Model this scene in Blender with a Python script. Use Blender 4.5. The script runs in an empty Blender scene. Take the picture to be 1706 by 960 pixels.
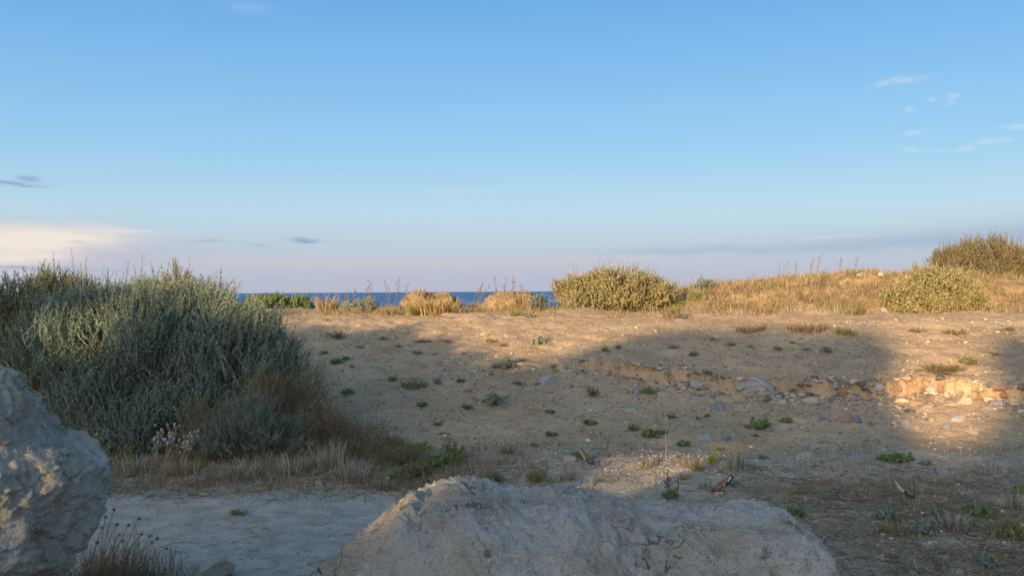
import bpy, math
import numpy as np
from mathutils import Matrix, Vector

rng = np.random.default_rng(11)
C = bpy.context.scene.collection
SC = bpy.context.scene

# ------------------------------------------------------------------ camera
FPX, CU, CV = 1477.0, 853.0, 480.0
EYE = np.array([0.0, 0.0, 1.5])
PITCH, ROLL = 6.0 / FPX, 0.006
_F = np.array([0, math.cos(PITCH), math.sin(PITCH)])
_U0 = np.array([0, -math.sin(PITCH), math.cos(PITCH)])
_R0 = np.array([1.0, 0, 0])
_R = _R0 * math.cos(ROLL) - _U0 * math.sin(ROLL)
_U = _U0 * math.cos(ROLL) + _R0 * math.sin(ROLL)
cam = bpy.data.cameras.new('camera')
cam.sensor_width = 36.0
cam.lens = 36.0 * FPX / 1706.0
cam.clip_start = 0.05
cam.clip_end = 60000
camo = bpy.data.objects.new('camera', cam)
C.objects.link(camo)
camo.matrix_world = Matrix(((_R[0], _U[0], -_F[0], EYE[0]), (_R[1], _U[1], -_F[1], EYE[1]),
                            (_R[2], _U[2], -_F[2], EYE[2]), (0, 0, 0, 1)))
SC.camera = camo

# ------------------------------------------------------------------ light
SUN_EL = math.radians(9.5)
SUN_AZ = math.radians(27.0)          # light travels towards +Y, swung this much to +X
SKY_STRENGTH = 0.15
sun = bpy.data.lights.new('sun', 'SUN')
sun.energy = 5.0
sun.angle = math.radians(1.0)
sun.color = (1.0, 0.72, 0.40)
suno = bpy.data.objects.new('sun', sun)
C.objects.link(suno)
LDIR = Vector((math.sin(SUN_AZ) * math.cos(SUN_EL), math.cos(SUN_AZ) * math.cos(SUN_EL), -math.sin(SUN_EL)))
suno.rotation_euler = LDIR.to_track_quat('-Z', 'Y').to_euler()
suno.location = (-6, -20, 8)
SC.view_settings.view_transform = 'Standard'
SC.view_settings.look = 'None'
SC.view_settings.gamma = 1.0
SC.view_settings.use_curve_mapping = False
SC.view_settings.exposure = 1.25


def make_world():
    w = bpy.data.worlds.new('World')
    SC.world = w
    w.use_nodes = True
    nt = w.node_tree
    nt.nodes.clear()
    N, L = nt.nodes, nt.links

    def val(node_or_float, sock):
        if isinstance(node_or_float, (int, float)):
            sock.default_value = node_or_float
        else:
            L.new(node_or_float, sock)

    def M(op, a, b=0.0, c=None, clamp=False):
        n = N.new('ShaderNodeMath')
        n.operation = op
        n.use_clamp = clamp
        val(a, n.inputs[0])
        val(b, n.inputs[1])
        if c is not None:
            val(c, n.inputs[2])
        return n.outputs[0]

    def mix(fac, a, b):
        n = N.new('ShaderNodeMix')
        n.data_type = 'RGBA'
        val(fac, n.inputs[0])
        for x, s in ((a, n.inputs[6]), (b, n.inputs[7])):
            if isinstance(x, tuple):
                s.default_value = (*x, 1)
            else:
                L.new(x, s)
        return n.outputs[2]

    tc = N.new('ShaderNodeTexCoord')
    sep = N.new('ShaderNodeSeparateXYZ')
    L.new(tc.outputs['Generated'], sep.inputs[0])
    X, Y, Z = sep.outputs
    AZ = M('ARCTAN2', X, Y)
    EL = M('ARCSINE', Z)

    def noise(sx, sy, off, detail=4, rough=0.55):
        cb = N.new('ShaderNodeCombineXYZ')
        L.new(M('MULTIPLY_ADD', AZ, sx, off), cb.inputs[0])
        L.new(M('MULTIPLY_ADD', EL, sy, off * 1.7), cb.inputs[1])
        n = N.new('ShaderNodeTexNoise')
        n.inputs['Scale'].default_value = 1.0
        n.inputs['Detail'].default_value = detail
        n.inputs['Roughness'].default_value = rough
        L.new(cb.outputs[0], n.inputs['Vector'])
        return n.outputs[0]

    sky = N.new('ShaderNodeTexSky')
    sky.sky_type = 'NISHITA'
    sky.sun_disc = False
    sky.sun_elevation = SUN_EL
    sky.sun_rotation = math.pi + SUN_AZ
    sky.air_density = 1.0
    sky.dust_density = 2.0
    sky.ozone_density = 1.6
    base = sky.outputs[0]
    k = 1.0 / SKY_STRENGTH
    # clear evening air: pale blue, lavender-pink near the horizon
    ELp = M('MAXIMUM', EL, 0.0)
    cr = N.new('ShaderNodeValToRGB')
    L.new(M('MULTIPLY', ELp, 1 / 0.8, clamp=True), cr.inputs[0])
    stops = SKYSTOPS
    el = cr.color_ramp.elements
    while len(el) < len(stops):
        el.new(0.5)
    for e, (p, c) in zip(el, stops):
        e.position = p / 0.8
        e.color = (*c, 1)
    sc = N.new('ShaderNodeVectorMath')
    sc.operation = 'SCALE'
    L.new(cr.outputs[0], sc.inputs[0])
    sc.inputs['Scale'].default_value = k * SKYGAIN
    # the sunset half of the sky is left to the sky model, the clear eastern half follows the ramp
    away = M('ADD', M('MULTIPLY', X, math.sin(SUN_AZ)), M('MULTIPLY', Y, math.cos(SUN_AZ)))
    wr = N.new('ShaderNodeMapRange')
    wr.interpolation_type = 'SMOOTHSTEP'
    L.new(away, wr.inputs[0])
    for q_, v_ in zip((1, 2, 3, 4), (-0.75, 0.35, 1.0, 0.07)):
        wr.inputs[q_].default_value = v_
    glow = N.new('ShaderNodeVectorMath')
    glow.operation = 'SCALE'
    L.new(base, glow.inputs[0])
    L.new(wr.outputs[0], glow.inputs['Scale'])
    ad = N.new('ShaderNodeVectorMath')
    ad.operation = 'ADD'
    L.new(glow.outputs[0], ad.inputs[0])
    L.new(sc.outputs[0], ad.inputs[1])
    col = ad.outputs[0]

    # clouds
    wa = M('MULTIPLY_ADD', noise(14, 40, 3.1), 0.05, -0.025)
    we = M('MULTIPLY_ADD', noise(20, 60, 7.7), 0.012, -0.006)
    AW, EW = M('ADD', AZ, wa), M('ADD', EL, we)

    def blob(u, v, su, sv, amp=1.0, tilt=0.0):
        a0, e0 = math.atan((u - CU) / FPX), (486 - v) / FPX
        da = M('MULTIPLY_ADD', AW, FPX / su, -a0 * FPX / su)
        de = M('MULTIPLY_ADD', EW, FPX / sv, -e0 * FPX / sv)
        if tilt:
            de = M('MULTIPLY_ADD', da, -tilt, de)
        r = M('ADD', M('MULTIPLY', da, da), M('MULTIPLY', de, de))
        g = M('EXPONENT', M('MULTIPLY', r, -1.0))
        return M('MULTIPLY', g, amp) if amp != 1 else g

    def total(bl):
        t = bl[0]
        for b in bl[1:]:
            t = M('ADD', t, b)
        return t

    st = N.new('ShaderNodeMapRange')
    L.new(noise(60, 260, 1.3, 5, 0.6), st.inputs[0])
    st.inputs[1].default_value = 0.38
    st.inputs[2].default_value = 0.66
    streak = st.outputs[0]
    soft = N.new('ShaderNodeMapRange')
    L.new(noise(7, 60, 5.3, 4, 0.5), soft.inputs[0])
    soft.inputs[1].default_value = 0.3
    soft.inputs[2].default_value = 0.75

    def add(col, mask, rgb, s=1.0):
        return mix(M('MULTIPLY', mask, s, clamp=True), col, tuple(x * k for x in rgb))

    # low lavender bank along the horizon (all round), with soft streaks
    bank = M('EXPONENT', M('MULTIPLY', M('POWER', M('DIVIDE', ELp, 0.045), 2.0), -1.0))
    col = add(col, M('MULTIPLY', bank, M('MULTIPLY_ADD', soft.outputs[0], 0.5, 0.35)), CL['bank'], 0.8)
    # pink streaks
    pk = total([blob(560, 440, 200, 10), blob(330, 432, 160, 8), blob(820, 436, 150, 8), blob(1000, 430, 160, 9, .6), blob(30, 435, 110, 16, 1.0, 0.4)])
    col = add(col, M('MULTIPLY', pk, M('MULTIPLY_ADD', soft.outputs[0], 0.8, 0.25)), CL['pink'], 0.5)
    # grey-blue stratus on the right
    gb = total([blob(1560, 412, 210, 13), blob(1330, 420, 200, 8, .8), blob(1130, 421, 160, 5, .7), blob(1750, 405, 140, 18)])
    col = add(col, M('MULTIPLY', gb, M('MULTIPLY_ADD', soft.outputs[0], 0.5, 0.6)), CL['stratus'], 0.9)
    # big pale cloud on the left
    lv = total([blob(110, 418, 150, 26), blob(-40, 420, 140, 34)])
    col = add(col, lv, CL['bank'], 0.75)
    cm = total([blob(130, 400, 75, 15), blob(215, 391, 50, 4, .6), blob(60, 408, 70, 18, .7), blob(-5, 412, 90, 30, .8), blob(25, 438, 60, 14, .7, .4)])
    col = add(col, M('MULTIPLY', cm, M('MULTIPLY_ADD', soft.outputs[0], 0.7, 0.5)), CL['cream'], 0.95)
    # white wisps
    wl = [(1480, 174, 16, 4), (1517, 170, 24, 4), (1595, 205, 8, 8), (1562, 205, 6, 3), (1508, 216, 8, 4), (1533, 250, 15, 4),
          (1525, 274, 18, 4), (1617, 278, 10, 3), (1640, 272, 9, 4), (1666, 272, 14, 4), (1694, 252, 26, 3, 1, -.25), (1580, 277, 16, 2, .5),
          (410, 42, 30, 8, .35), (760, 318, 50, 5, .4), (1390, 402, 60, 3, .8)]
    col = add(col, M('MULTIPLY', total([blob(*a) for a in wl]), M('MULTIPLY_ADD', streak, 0.7, 0.35)), CL['white'], 0.55)
    # dark wisps
    dl = [(15, 325, 40, 3), (50, 317, 16, 3), (510, 401, 26, 3.4, 1, -.2), (345, 404, 25, 2.5, .5), (430, 408, 22, 3, .4), (140, 408, 18, 2, .5), (20, 449, 90, 3, .7)]
    col = add(col, M('MULTIPLY', total([blob(*a) for a in dl]), M('MULTIPLY_ADD', streak, 0.4, 0.65)), CL['dark'], 0.85)

    bg = N.new('ShaderNodeBackground')
    bg.inputs['Strength'].default_value = SKY_STRENGTH
    L.new(col, bg.inputs[0])
    out = N.new('ShaderNodeOutputWorld')
    L.new(bg.outputs[0], out.inputs[0])


# sky colours (linear, before the exposure)
SKYSTOPS = [(0.0, (0.46, 0.50, 0.63)), (0.035, (0.50, 0.57, 0.68)), (0.09, (0.45, 0.65, 0.80)), (0.16, (0.29, 0.56, 0.83)),
            (0.26, (0.18, 0.45, 0.80)), (0.36, (0.11, 0.34, 0.73)), (0.8, (0.12, 0.28, 0.56))]
SKYGAIN = 0.395
CL = {'bank': (0.25, 0.255, 0.315), 'pink': (0.33, 0.285, 0.30), 'stratus': (0.205, 0.26, 0.33), 'cream': (0.44, 0.395, 0.355),
      'white': (0.36, 0.38, 0.42), 'dark': (0.10, 0.16, 0.26)}
CL = {q_: tuple(0.84 * c_ for c_ in v_) for q_, v_ in CL.items()}
make_world()


# ------------------------------------------------------------------ helpers
def hash2(ix, iy, seed):
    h = (ix.astype(np.int64) * 374761393 + iy.astype(np.int64) * 668265263 + seed * 1442695041) & 0xFFFFFFFF
    h = ((h ^ (h >> 13)) * 1274126177) & 0xFFFFFFFF
    return (h ^ (h >> 16)) & 0xFFFFFFFF


def perlin2(x, y, seed=0):
    x = np.asarray(x, float)
    y = np.asarray(y, float)
    ix, iy = np.floor(x), np.floor(y)
    fx, fy = x - ix, y - iy
    ux, uy = fx * fx * fx * (fx * (fx * 6 - 15) + 10), fy * fy * fy * (fy * (fy * 6 - 15) + 10)

    def g(dx, dy):
        a = hash2(ix + dx, iy + dy, seed) * (2 * math.pi / 4294967296.0)
        return np.cos(a) * (fx - dx) + np.sin(a) * (fy - dy)
    a = g(0, 0) * (1 - ux) + g(1, 0) * ux
    b = g(0, 1) * (1 - ux) + g(1, 1) * ux
    return (a * (1 - uy) + b * uy) * 1.5


def perlin3(p, seed=0):
    # cheap 3-D noise: three rotated 2-D fields
    x, y, z = p[:, 0], p[:, 1], p[:, 2]
    return (perlin2(x + 0.61 * z, y - 0.43 * z, seed) + perlin2(y * 0.9 + 0.37 * x + 5, z - 0.31 * x, seed + 7)
            + perlin2(z * 0.95 + 0.41 * y + 9, x + 0.29 * y, seed + 13)) * 0.62


def fbm3(p, seed=0, octv=4, gain=0.5):
    t, a = 0, 1.0
    for o in range(octv):
        t = t + a * perlin3(p * (2.03 ** o), seed + o * 31)
        a *= gain
    return t


def fbm2(x, y, seed=0, octv=4, gain=0.5):
    t, a = 0, 1.0
    for o in range(octv):
        t = t + a * perlin2(x * 2.03 ** o, y * 2.03 ** o, seed + o * 17)
        a *= gain
    return t


def sstep(a, b, x):
    t = np.clip((np.asarray(x, float) - a) / (b - a), 0, 1)
    return t * t * (3 - 2 * t)


def mesh(name, V, faces, mats=None, smooth=False):
    V = np.asarray(V, np.float32)
    if isinstance(faces, np.ndarray):
        faces = [faces]
    me = bpy.data.meshes.new(name)
    me.vertices.add(len(V))
    me.vertices.foreach_set('co', V.ravel())
    idx = np.concatenate([f.ravel() for f in faces]).astype(np.int32)
    cnt = np.concatenate([np.full(len(f), f.shape[1], np.int32) for f in faces])
    start = np.concatenate([[0], np.cumsum(cnt)[:-1]]).astype(np.int32)
    me.loops.add(len(idx))
    me.loops.foreach_set('vertex_index', idx)
    me.polygons.add(len(cnt))
    me.polygons.foreach_set('loop_start', start)
    if smooth:
        me.polygons.foreach_set('use_smooth', np.ones(len(cnt), bool))
    me.update(calc_edges=True)
    if mats is not None:
        for m in (mats if isinstance(mats, (list, tuple)) else [mats]):
            me.materials.append(m)
    return me


def obj(name, me, parent=None, loc=None):
    o = bpy.data.objects.new(name, me)
    C.objects.link(o)
    if parent is not None:
        o.parent = parent
    if loc is not None:
        o.location = loc
    return o


def tag(o, label=None, cat=None, group=None, kind=None):
    if label:
        o['label'] = label
    if cat:
        o['category'] = cat
    if group:
        o['group'] = group
    if kind:
        o['kind'] = kind
    return o


def thing(name, label, cat, loc=(0, 0, 0), rz=0.0, group=None):
    o = bpy.data.objects.new(name, None)
    o.empty_display_size = 0.1
    C.objects.link(o)
    o.location = tuple(float(v) for v in loc)
    o.rotation_euler = (0, 0, rz)
    return tag(o, label, cat, group)


def norm(a):
    return a / np.maximum(np.linalg.norm(a, axis=-1, keepdims=True), 1e-9)


def tube(path, rad, sides=6):
    path = np.asarray(path, float)
    rad = np.broadcast_to(np.asarray(rad, float), (len(path),))
    T = norm(np.gradient(path, axis=0))
    ref = np.array([0.31, 0.17, 0.93])
    S = norm(np.cross(T, ref))
    B = np.cross(T, S)
    a = np.linspace(0, 2 * np.pi, sides, endpoint=False)
    V = path[:, None, :] + rad[:, None, None] * (np.cos(a)[None, :, None] * S[:, None, :] + np.sin(a)[None, :, None] * B[:, None, :])
    n = len(path)
    i, j = np.meshgrid(np.arange(n - 1), np.arange(sides), indexing='ij')
    F = np.stack([i * sides + j, i * sides + (j + 1) % sides, (i + 1) * sides + (j + 1) % sides, (i + 1) * sides + j], -1).reshape(-1, 4)
    return V.reshape(-1, 3), F


def join(parts):
    Vs, Fs, off = [], {}, 0
    for V, F in parts:
        for f in (F if isinstance(F, list) else [F]):
            Fs.setdefault(f.shape[1], []).append(f + off)
        Vs.append(V)
        off += len(V)
    return np.concatenate(Vs), [np.concatenate(v) for v in Fs.values()]


# ------------------------------------------------------------------ materials
def mat(name):
    m = bpy.data.materials.new(name)
    m.use_nodes = True
    nt = m.node_tree
    nt.nodes.clear()
    out = nt.nodes.new('ShaderNodeOutputMaterial')
    return m, nt, out


class NB:
    def __init__(s, nt):
        s.nt, s.N, s.L = nt, nt.nodes, nt.links

    def set(s, sock, v):
        if isinstance(v, tuple):
            sock.default_value = (*v, 1) if len(v) == 3 and sock.type == 'RGBA' else v
        elif isinstance(v, (int, float)):
            sock.default_value = v
        else:
            s.L.new(v, sock)

    def mix(s, f, a, b, mode='MIX'):
        n = s.N.new('ShaderNodeMix')
        n.data_type = 'RGBA'
        n.blend_type = mode
        s.set(n.inputs[0], f)
        s.set(n.inputs[6], a)
        s.set(n.inputs[7], b)
        return n.outputs[2]

    def math(s, op, a, b=0.0, clamp=False):
        n = s.N.new('ShaderNodeMath')
        n.operation = op
        n.use_clamp = clamp
        s.set(n.inputs[0], a)
        s.set(n.inputs[1], b)
        return n.outputs[0]

    def noise(s, scale, vec=None, detail=4, rough=0.55, dist=0.0):
        n = s.N.new('ShaderNodeTexNoise')
        n.inputs['Scale'].default_value = scale
        n.inputs['Detail'].default_value = detail
        n.inputs['Roughness'].default_value = rough
        n.inputs['Distortion'].default_value = dist
        if vec is not None:
            s.L.new(vec, n.inputs['Vector'])
        return n.outputs[0]

    def voro(s, scale, vec=None, out='Distance'):
        n = s.N.new('ShaderNodeTexVoronoi')
        n.inputs['Scale'].default_value = scale
        if vec is not None:
            s.L.new(vec, n.inputs['Vector'])
        return n.outputs[out]

    def ramp(s, v, a, b, lo=0.0, hi=1.0):
        n = s.N.new('ShaderNodeMapRange')
        n.interpolation_type = 'SMOOTHSTEP'
        s.set(n.inputs[0], v)
        n.inputs[1].default_value = a
        n.inputs[2].default_value = b
        n.inputs[3].default_value = lo
        n.inputs[4].default_value = hi
        return n.outputs[0]

    def coord(s, kind='Object'):
        return s.N.new('ShaderNodeTexCoord').outputs[kind]

    def bump(s, h, dist, strength=1.0, nrm=None):
        n = s.N.new('ShaderNodeBump')
        n.inputs['Strength'].default_value = strength
        n.inputs['Distance'].default_value = dist
        s.L.new(h, n.inputs['Height'])
        if nrm is not None:
            s.L.new(nrm, n.inputs['Normal'])
        return n.outputs[0]

    def bsdf(s, out, col, rough=0.9, nrm=None, spec=0.2):
        n = s.N.new('ShaderNodeBsdfPrincipled')
        s.set(n.inputs['Base Color'], col)
        s.set(n.inputs['Roughness'], rough)
        n.inputs['Specular IOR Level'].default_value = spec
        if nrm is not None:
            s.L.new(nrm, n.inputs['Normal'])
        s.L.new(n.outputs[0], out.inputs[0])
        return n


def leaf_mat(name, c1, c2, c3=None, f3=0.12, transl=0.25, rough=0.7, tint=(1.2, 1.05, 0.75)):
    m, nt, out = mat(name)
    b = NB(nt)
    g = b.N.new('ShaderNodeNewGeometry')
    r = g.outputs['Random Per Island']
    col = b.mix(r, c1, c2)
    if c3:
        wn = b.N.new('ShaderNodeTexWhiteNoise')
        wn.noise_dimensions = '1D'
        b.L.new(r, wn.inputs['W'])
        col = b.mix(b.math('LESS_THAN', wn.outputs[0], f3), col, c3)
    big = b.noise(2.2, b.coord('Object'), 2)
    col = b.mix(b.ramp(big, 0.3, 0.7, 0.0, 0.35), col, tuple(x * y for x, y in zip(c1, tint)))
    d = b.N.new('ShaderNodeBsdfPrincipled')
    b.L.new(col, d.inputs['Base Color'])
    d.inputs['Roughness'].default_value = rough
    d.inputs['Specular IOR Level'].default_value = 0.25
    t = b.N.new('ShaderNodeBsdfTranslucent')
    b.L.new(col, t.inputs[0])
    mx = b.N.new('ShaderNodeMixShader')
    mx.inputs[0].default_value = transl
    b.L.new(d.outputs[0], mx.inputs[1])
    b.L.new(t.outputs[0], mx.inputs[2])
    b.L.new(mx.outputs[0], out.inputs[0])
    return m


def plain_mat(name, c1, c2, scale=20.0, rough=0.85, bump=0.0, spec=0.2):
    m, nt, out = mat(name)
    b = NB(nt)
    n = b.noise(scale, b.coord('Object'), 5, 0.6)
    col = b.mix(b.ramp(n, 0.3, 0.7), c1, c2)
    nr = b.bump(n, bump) if bump else None
    b.bsdf(out, col, rough, nr, spec)
    return m


def stone_mat(name, c1, c2, c3):
    m, nt, out = mat(name)
    b = NB(nt)
    oi = b.N.new('ShaderNodeObjectInfo')
    va = b.N.new('ShaderNodeVectorMath')
    va.operation = 'ADD'
    b.L.new(b.coord('Object'), va.inputs[0])
    b.L.new(oi.outputs['Random'], va.inputs[1])
    v = va.outputs[0]
    n1 = b.noise(9, v, 5, 0.6, 0.6)
    n2 = b.noise(45, v, 4, 0.65)
    col = b.mix(b.ramp(n1, 0.35, 0.65), c1, c2)
    col = b.mix(b.ramp(n2, 0.5, 0.75, 0, 0.6), col, c3)
    h = b.math('ADD', n1, b.math('MULTIPLY', n2, 0.5))
    b.bsdf(out, col, 0.85, b.bump(h, 0.012, 0.9), 0.25)
    return m


def limestone(name, pale, tan, brown, dark):
    m, nt, out = mat(name)
    b = NB(nt)
    v = b.coord('Object')
    n0 = b.noise(1.8, v, 5, 0.6, 0.8)
    n1 = b.noise(5, v, 6, 0.62, 0.5)
    n2 = b.noise(22, v, 6, 0.65, 0.3)
    n3 = b.noise(90, v, 4, 0.7)
    col = b.mix(b.ramp(n0, 0.40, 0.56), pale, tan)
    col = b.mix(b.ramp(n1, 0.56, 0.72, 0, 0.65), col, brown)
    col = b.mix(b.ramp(n2, 0.55, 0.78, 0, 0.5), col, tuple(x * 1.12 for x in pale))
    col = b.mix(b.ramp(n2, 0.46, 0.28, 0, 0.55), col, brown)
    vo = b.voro(34, v)
    pit = b.math('MULTIPLY', b.ramp(vo, 0.16, 0.05), b.ramp(n1, 0.47, 0.56))
    col = b.mix(b.math('MULTIPLY', pit, 0.7), col, dark)  # pits coloured dark to paint the shade inside them
    col = b.mix(b.ramp(n3, 0.55, 0.75, 0, 0.5), col, dark)
    h = b.math('ADD', b.math('MULTIPLY', n2, 1.0), b.math('MULTIPLY', n3, 0.5))
    # hairline cracks and a coarse sugary grain
    cv = b.N.new('ShaderNodeTexVoronoi')
    cv.feature = 'DISTANCE_TO_EDGE'
    cv.inputs['Scale'].default_value = 3.1
    dn = b.N.new('ShaderNodeVectorMath')
    dn.operation = 'MULTIPLY_ADD'
    nv = b.N.new('ShaderNodeTexNoise')
    nv.inputs['Scale'].default_value = 6
    nv.inputs['Detail'].default_value = 5
    b.L.new(v, nv.inputs['Vector'])
    b.L.new(nv.outputs['Color'], dn.inputs[0])
    dn.inputs[1].default_value = (.35, .35, .35)
    b.L.new(v, dn.inputs[2])
    b.L.new(dn.outputs[0], cv.inputs['Vector'])
    crack = b.math('MULTIPLY', b.ramp(cv.outputs['Distance'], 0.018, 0.004), b.ramp(n0, 0.44, 0.56))
    col = b.mix(b.math('MULTIPLY', crack, 0.65), col, dark)
    n5 = b.noise(38, v, 9, 0.75)
    h = b.math('ADD', h, b.math('MULTIPLY', n5, 0.9))
    h = b.math('SUBTRACT', h, b.math('ADD', b.math('MULTIPLY', pit, 0.7), b.math('MULTIPLY', crack, 0.6)))
    nr = b.bump(h, 0.055, 1.0)
    b.bsdf(out, col, 0.88, nr, 0.2)
    return m


MT = {}
MT['boulder'] = limestone('pale_limestone', (0.68, 0.61, 0.51), (0.56, 0.475, 0.36), (0.27, 0.195, 0.13), (0.05, 0.04, 0.032))
MT['salt'] = leaf_mat('saltbush_leaf', (0.09, 0.135, 0.095), (0.20, 0.27, 0.195), (0.35, 0.32, 0.15), 0.10, tint=(.95, 1.08, 1.05))
MT['olive'] = leaf_mat('olive_leaf', (0.12, 0.14, 0.06), (0.235, 0.245, 0.11), (0.33, 0.27, 0.115), 0.15)
MT['far'] = leaf_mat('far_saltbush_leaf', (0.20, 0.19, 0.075), (0.37, 0.33, 0.15), (0.42, 0.33, 0.15), 0.2, 0.2)
MT['fardark'] = leaf_mat('back_bush_leaf', (0.10, 0.098, 0.042), (0.20, 0.18, 0.08), (0.25, 0.19, 0.1), 0.2, 0.2)
MT['green'] = leaf_mat('green_weed_leaf', (0.095, 0.145, 0.045), (0.185, 0.25, 0.09), (0.26, 0.26, 0.10), 0.15, 0.3)
MT['ygreen'] = leaf_mat('yellow_green_leaf', (0.12, 0.16, 0.03), (0.26, 0.28, 0.05), (0.35, 0.28, 0.06), 0.2, 0.3)
MT['grey'] = leaf_mat('grey_green_leaf', (0.12, 0.16, 0.12), (0.24, 0.29, 0.23), (0.30, 0.33, 0.27), 0.2)
MT['cushion'] = leaf_mat('cushion_leaf', (0.13, 0.165, 0.125), (0.24, 0.285, 0.22), (0.2, 0.2, 0.14), 0.1)
MT['rust'] = leaf_mat('rust_twig', (0.19, 0.125, 0.065), (0.34, 0.24, 0.125), (0.20, 0.21, 0.11), 0.4)
MT['straw'] = leaf_mat('straw', (0.24, 0.165, 0.075), (0.38, 0.28, 0.135), (0.16, 0.11, 0.06), 0.15)
MT['straw2'] = leaf_mat('weathered_straw', (0.25, 0.20, 0.14), (0.45, 0.38, 0.28), (0.09, 0.07, 0.05), 0.25)
MT['brown'] = leaf_mat('brown_scrub', (0.14, 0.095, 0.055), (0.27, 0.18, 0.095), (0.28, 0.2, 0.1), 0.1)
MT['ogreen'] = leaf_mat('olive_grass', (0.10, 0.11, 0.035), (0.23, 0.21, 0.08), (0.33, 0.26, 0.1), 0.2)
MT['bark'] = plain_mat('bark', (0.10, 0.075, 0.05), (0.20, 0.15, 0.105), 30, 0.9)
MT['greystem'] = plain_mat('grey_stem', (0.17, 0.16, 0.13), (0.28, 0.26, 0.21), 30, .9)
MT['twig'] = plain_mat('dark_twig', (0.045, 0.035, 0.03), (0.10, 0.08, 0.06), 30, 0.9)
MT['stem'] = plain_mat('straw_stem', (0.26, 0.20, 0.12), (0.40, 0.32, 0.2), 40, 0.85)
MT['seed'] = plain_mat('seed_head', (0.10, 0.06, 0.035), (0.2, 0.12, 0.07), 60, 0.9)
MT['spike'] = leaf_mat('pale_flower_spike', (0.27, 0.25, 0.20), (0.42, 0.40, 0.34), None)
MT['treeleaf'] = leaf_mat('added_tree_leaf', (0.05, 0.07, 0.03), (0.1, 0.12, 0.05), None, transl=0.05)  # foliage of the unseen trees added for shade
MT['s_grey'] = stone_mat('grey_stone', (0.22, 0.21, 0.195), (0.32, 0.30, 0.27), (0.40, 0.37, 0.33))
MT['s_blue'] = stone_mat('slate_blue_stone', (0.12, 0.125, 0.14), (0.20, 0.205, 0.215), (0.29, 0.28, 0.27))
MT['s_orange'] = stone_mat('orange_stone', (0.23, 0.125, 0.07), (0.31, 0.19, 0.11), (0.42, 0.3, 0.18))
MT['s_red'] = stone_mat('red_stone', (0.30, 0.09, 0.05), (0.38, 0.14, 0.08), (0.4, 0.22, 0.14))
MT['s_pale'] = stone_mat('pale_stone', (0.31, 0.255, 0.185), (0.40, 0.335, 0.255), (0.47, 0.41, 0.33))
MT['s_tan'] = stone_mat('tan_stone', (0.26, 0.20, 0.13), (0.37, 0.30, 0.20), (0.44, 0.38, 0.28))
MT['s_dark'] = stone_mat('dark_stone', (0.05, 0.048, 0.045), (0.10, 0.095, 0.09), (0.2, 0.19, 0.18))


def ground_material():
    m, nt, out = mat('sandy_soil')
    b = NB(nt)
    v = b.coord('Object')
    at = b.N.new('ShaderNodeAttribute')
    at.attribute_name = 'zone'
    sp = b.N.new('ShaderNodeSeparateColor')
    b.L.new(at.outputs['Color'], sp.inputs[0])
    path, grass, clay = sp.outputs
    at2 = b.N.new('ShaderNodeAttribute')
    at2.attribute_name = 'litter'
    lit = at2.outputs['Fac']
    n0 = b.noise(0.9, v, 5, 0.55)
    n1 = b.noise(5, v, 5, 0.6)
    n2 = b.noise(28, v, 5, 0.65)
    n3 = b.noise(140, v, 3, 0.7)
    col = b.mix(b.ramp(n0, 0.35, 0.65), (0.46, 0.315, 0.182), (0.375, 0.256, 0.148))
    col = b.mix(b.ramp(n1, 0.5, 0.72, 0, 0.5), col, (0.25, 0.172, 0.105))
    col = b.mix(b.ramp(n2, 0.55, 0.75, 0, 0.5), col, (0.50, 0.365, 0.228))
    n4 = b.noise(11, v, 6, 0.7, 0.8)
    col = b.mix(b.ramp(n4, 0.52, 0.68, 0, 0.55), col, (0.18, 0.125, 0.08))
    pc = b.mix(b.ramp(n1, 0.35, 0.68), (0.46, 0.385, 0.30), (0.34, 0.275, 0.205))
    pc = b.mix(b.ramp(n2, 0.55, 0.75, 0, 0.6), pc, (0.46, 0.41, 0.35))
    col = b.mix(b.math('MULTIPLY', path, b.ramp(n1, 0.2, 0.5, 0.7, 1.0)), col, pc)
    cc = b.mix(b.ramp(n1, 0.4, 0.65), (0.255, 0.155, 0.082), (0.16, 0.10, 0.06))  # ledge clay, darkened so its colour carries the shade under the lip
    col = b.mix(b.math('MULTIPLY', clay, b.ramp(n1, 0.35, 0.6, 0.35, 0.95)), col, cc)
    gc = b.mix(b.ramp(n1, 0.35, 0.7), (0.26, 0.175, 0.085), (0.17, 0.105, 0.05))
    col = b.mix(b.math('MULTIPLY', grass, b.ramp(n1, 0.3, 0.6, 0.5, 1.0)), col, gc)
    lc = b.mix(b.ramp(n2, 0.35, 0.65), (0.115, 0.083, 0.057), (0.24, 0.185, 0.13))
    col = b.mix(b.math('MULTIPLY', lit, b.ramp(n1, 0.3, 0.65, 0.4, 0.95)), col, lc)
    # specks: tiny shells and grit
    vo = b.N.new('ShaderNodeTexVoronoi')
    vo.inputs['Scale'].default_value = 19
    b.L.new(v, vo.inputs['Vector'])
    sc = b.N.new('ShaderNodeSeparateColor')
    b.L.new(vo.outputs['Color'], sc.inputs[0])
    spk = b.math('MULTIPLY', b.ramp(vo.outputs['Distance'], 0.2, 0.12), b.math('GREATER_THAN', sc.outputs[0], 0.72))
    col = b.mix(b.math('MULTIPLY', spk, 0.7), col, b.mix(b.math('GREATER_THAN', sc.outputs[1], 0.45), (0.12, 0.095, 0.07), (0.54, 0.49, 0.41)))
    h = b.math('ADD', b.math('MULTIPLY', n1, 1.0), b.math('ADD', b.math('MULTIPLY', n2, 0.45), b.math('MULTIPLY', n3, 0.16)))
    b.bsdf(out, col, 0.95, b.bump(h, 0.065, 1.0), 0.1)
    return m


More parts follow.
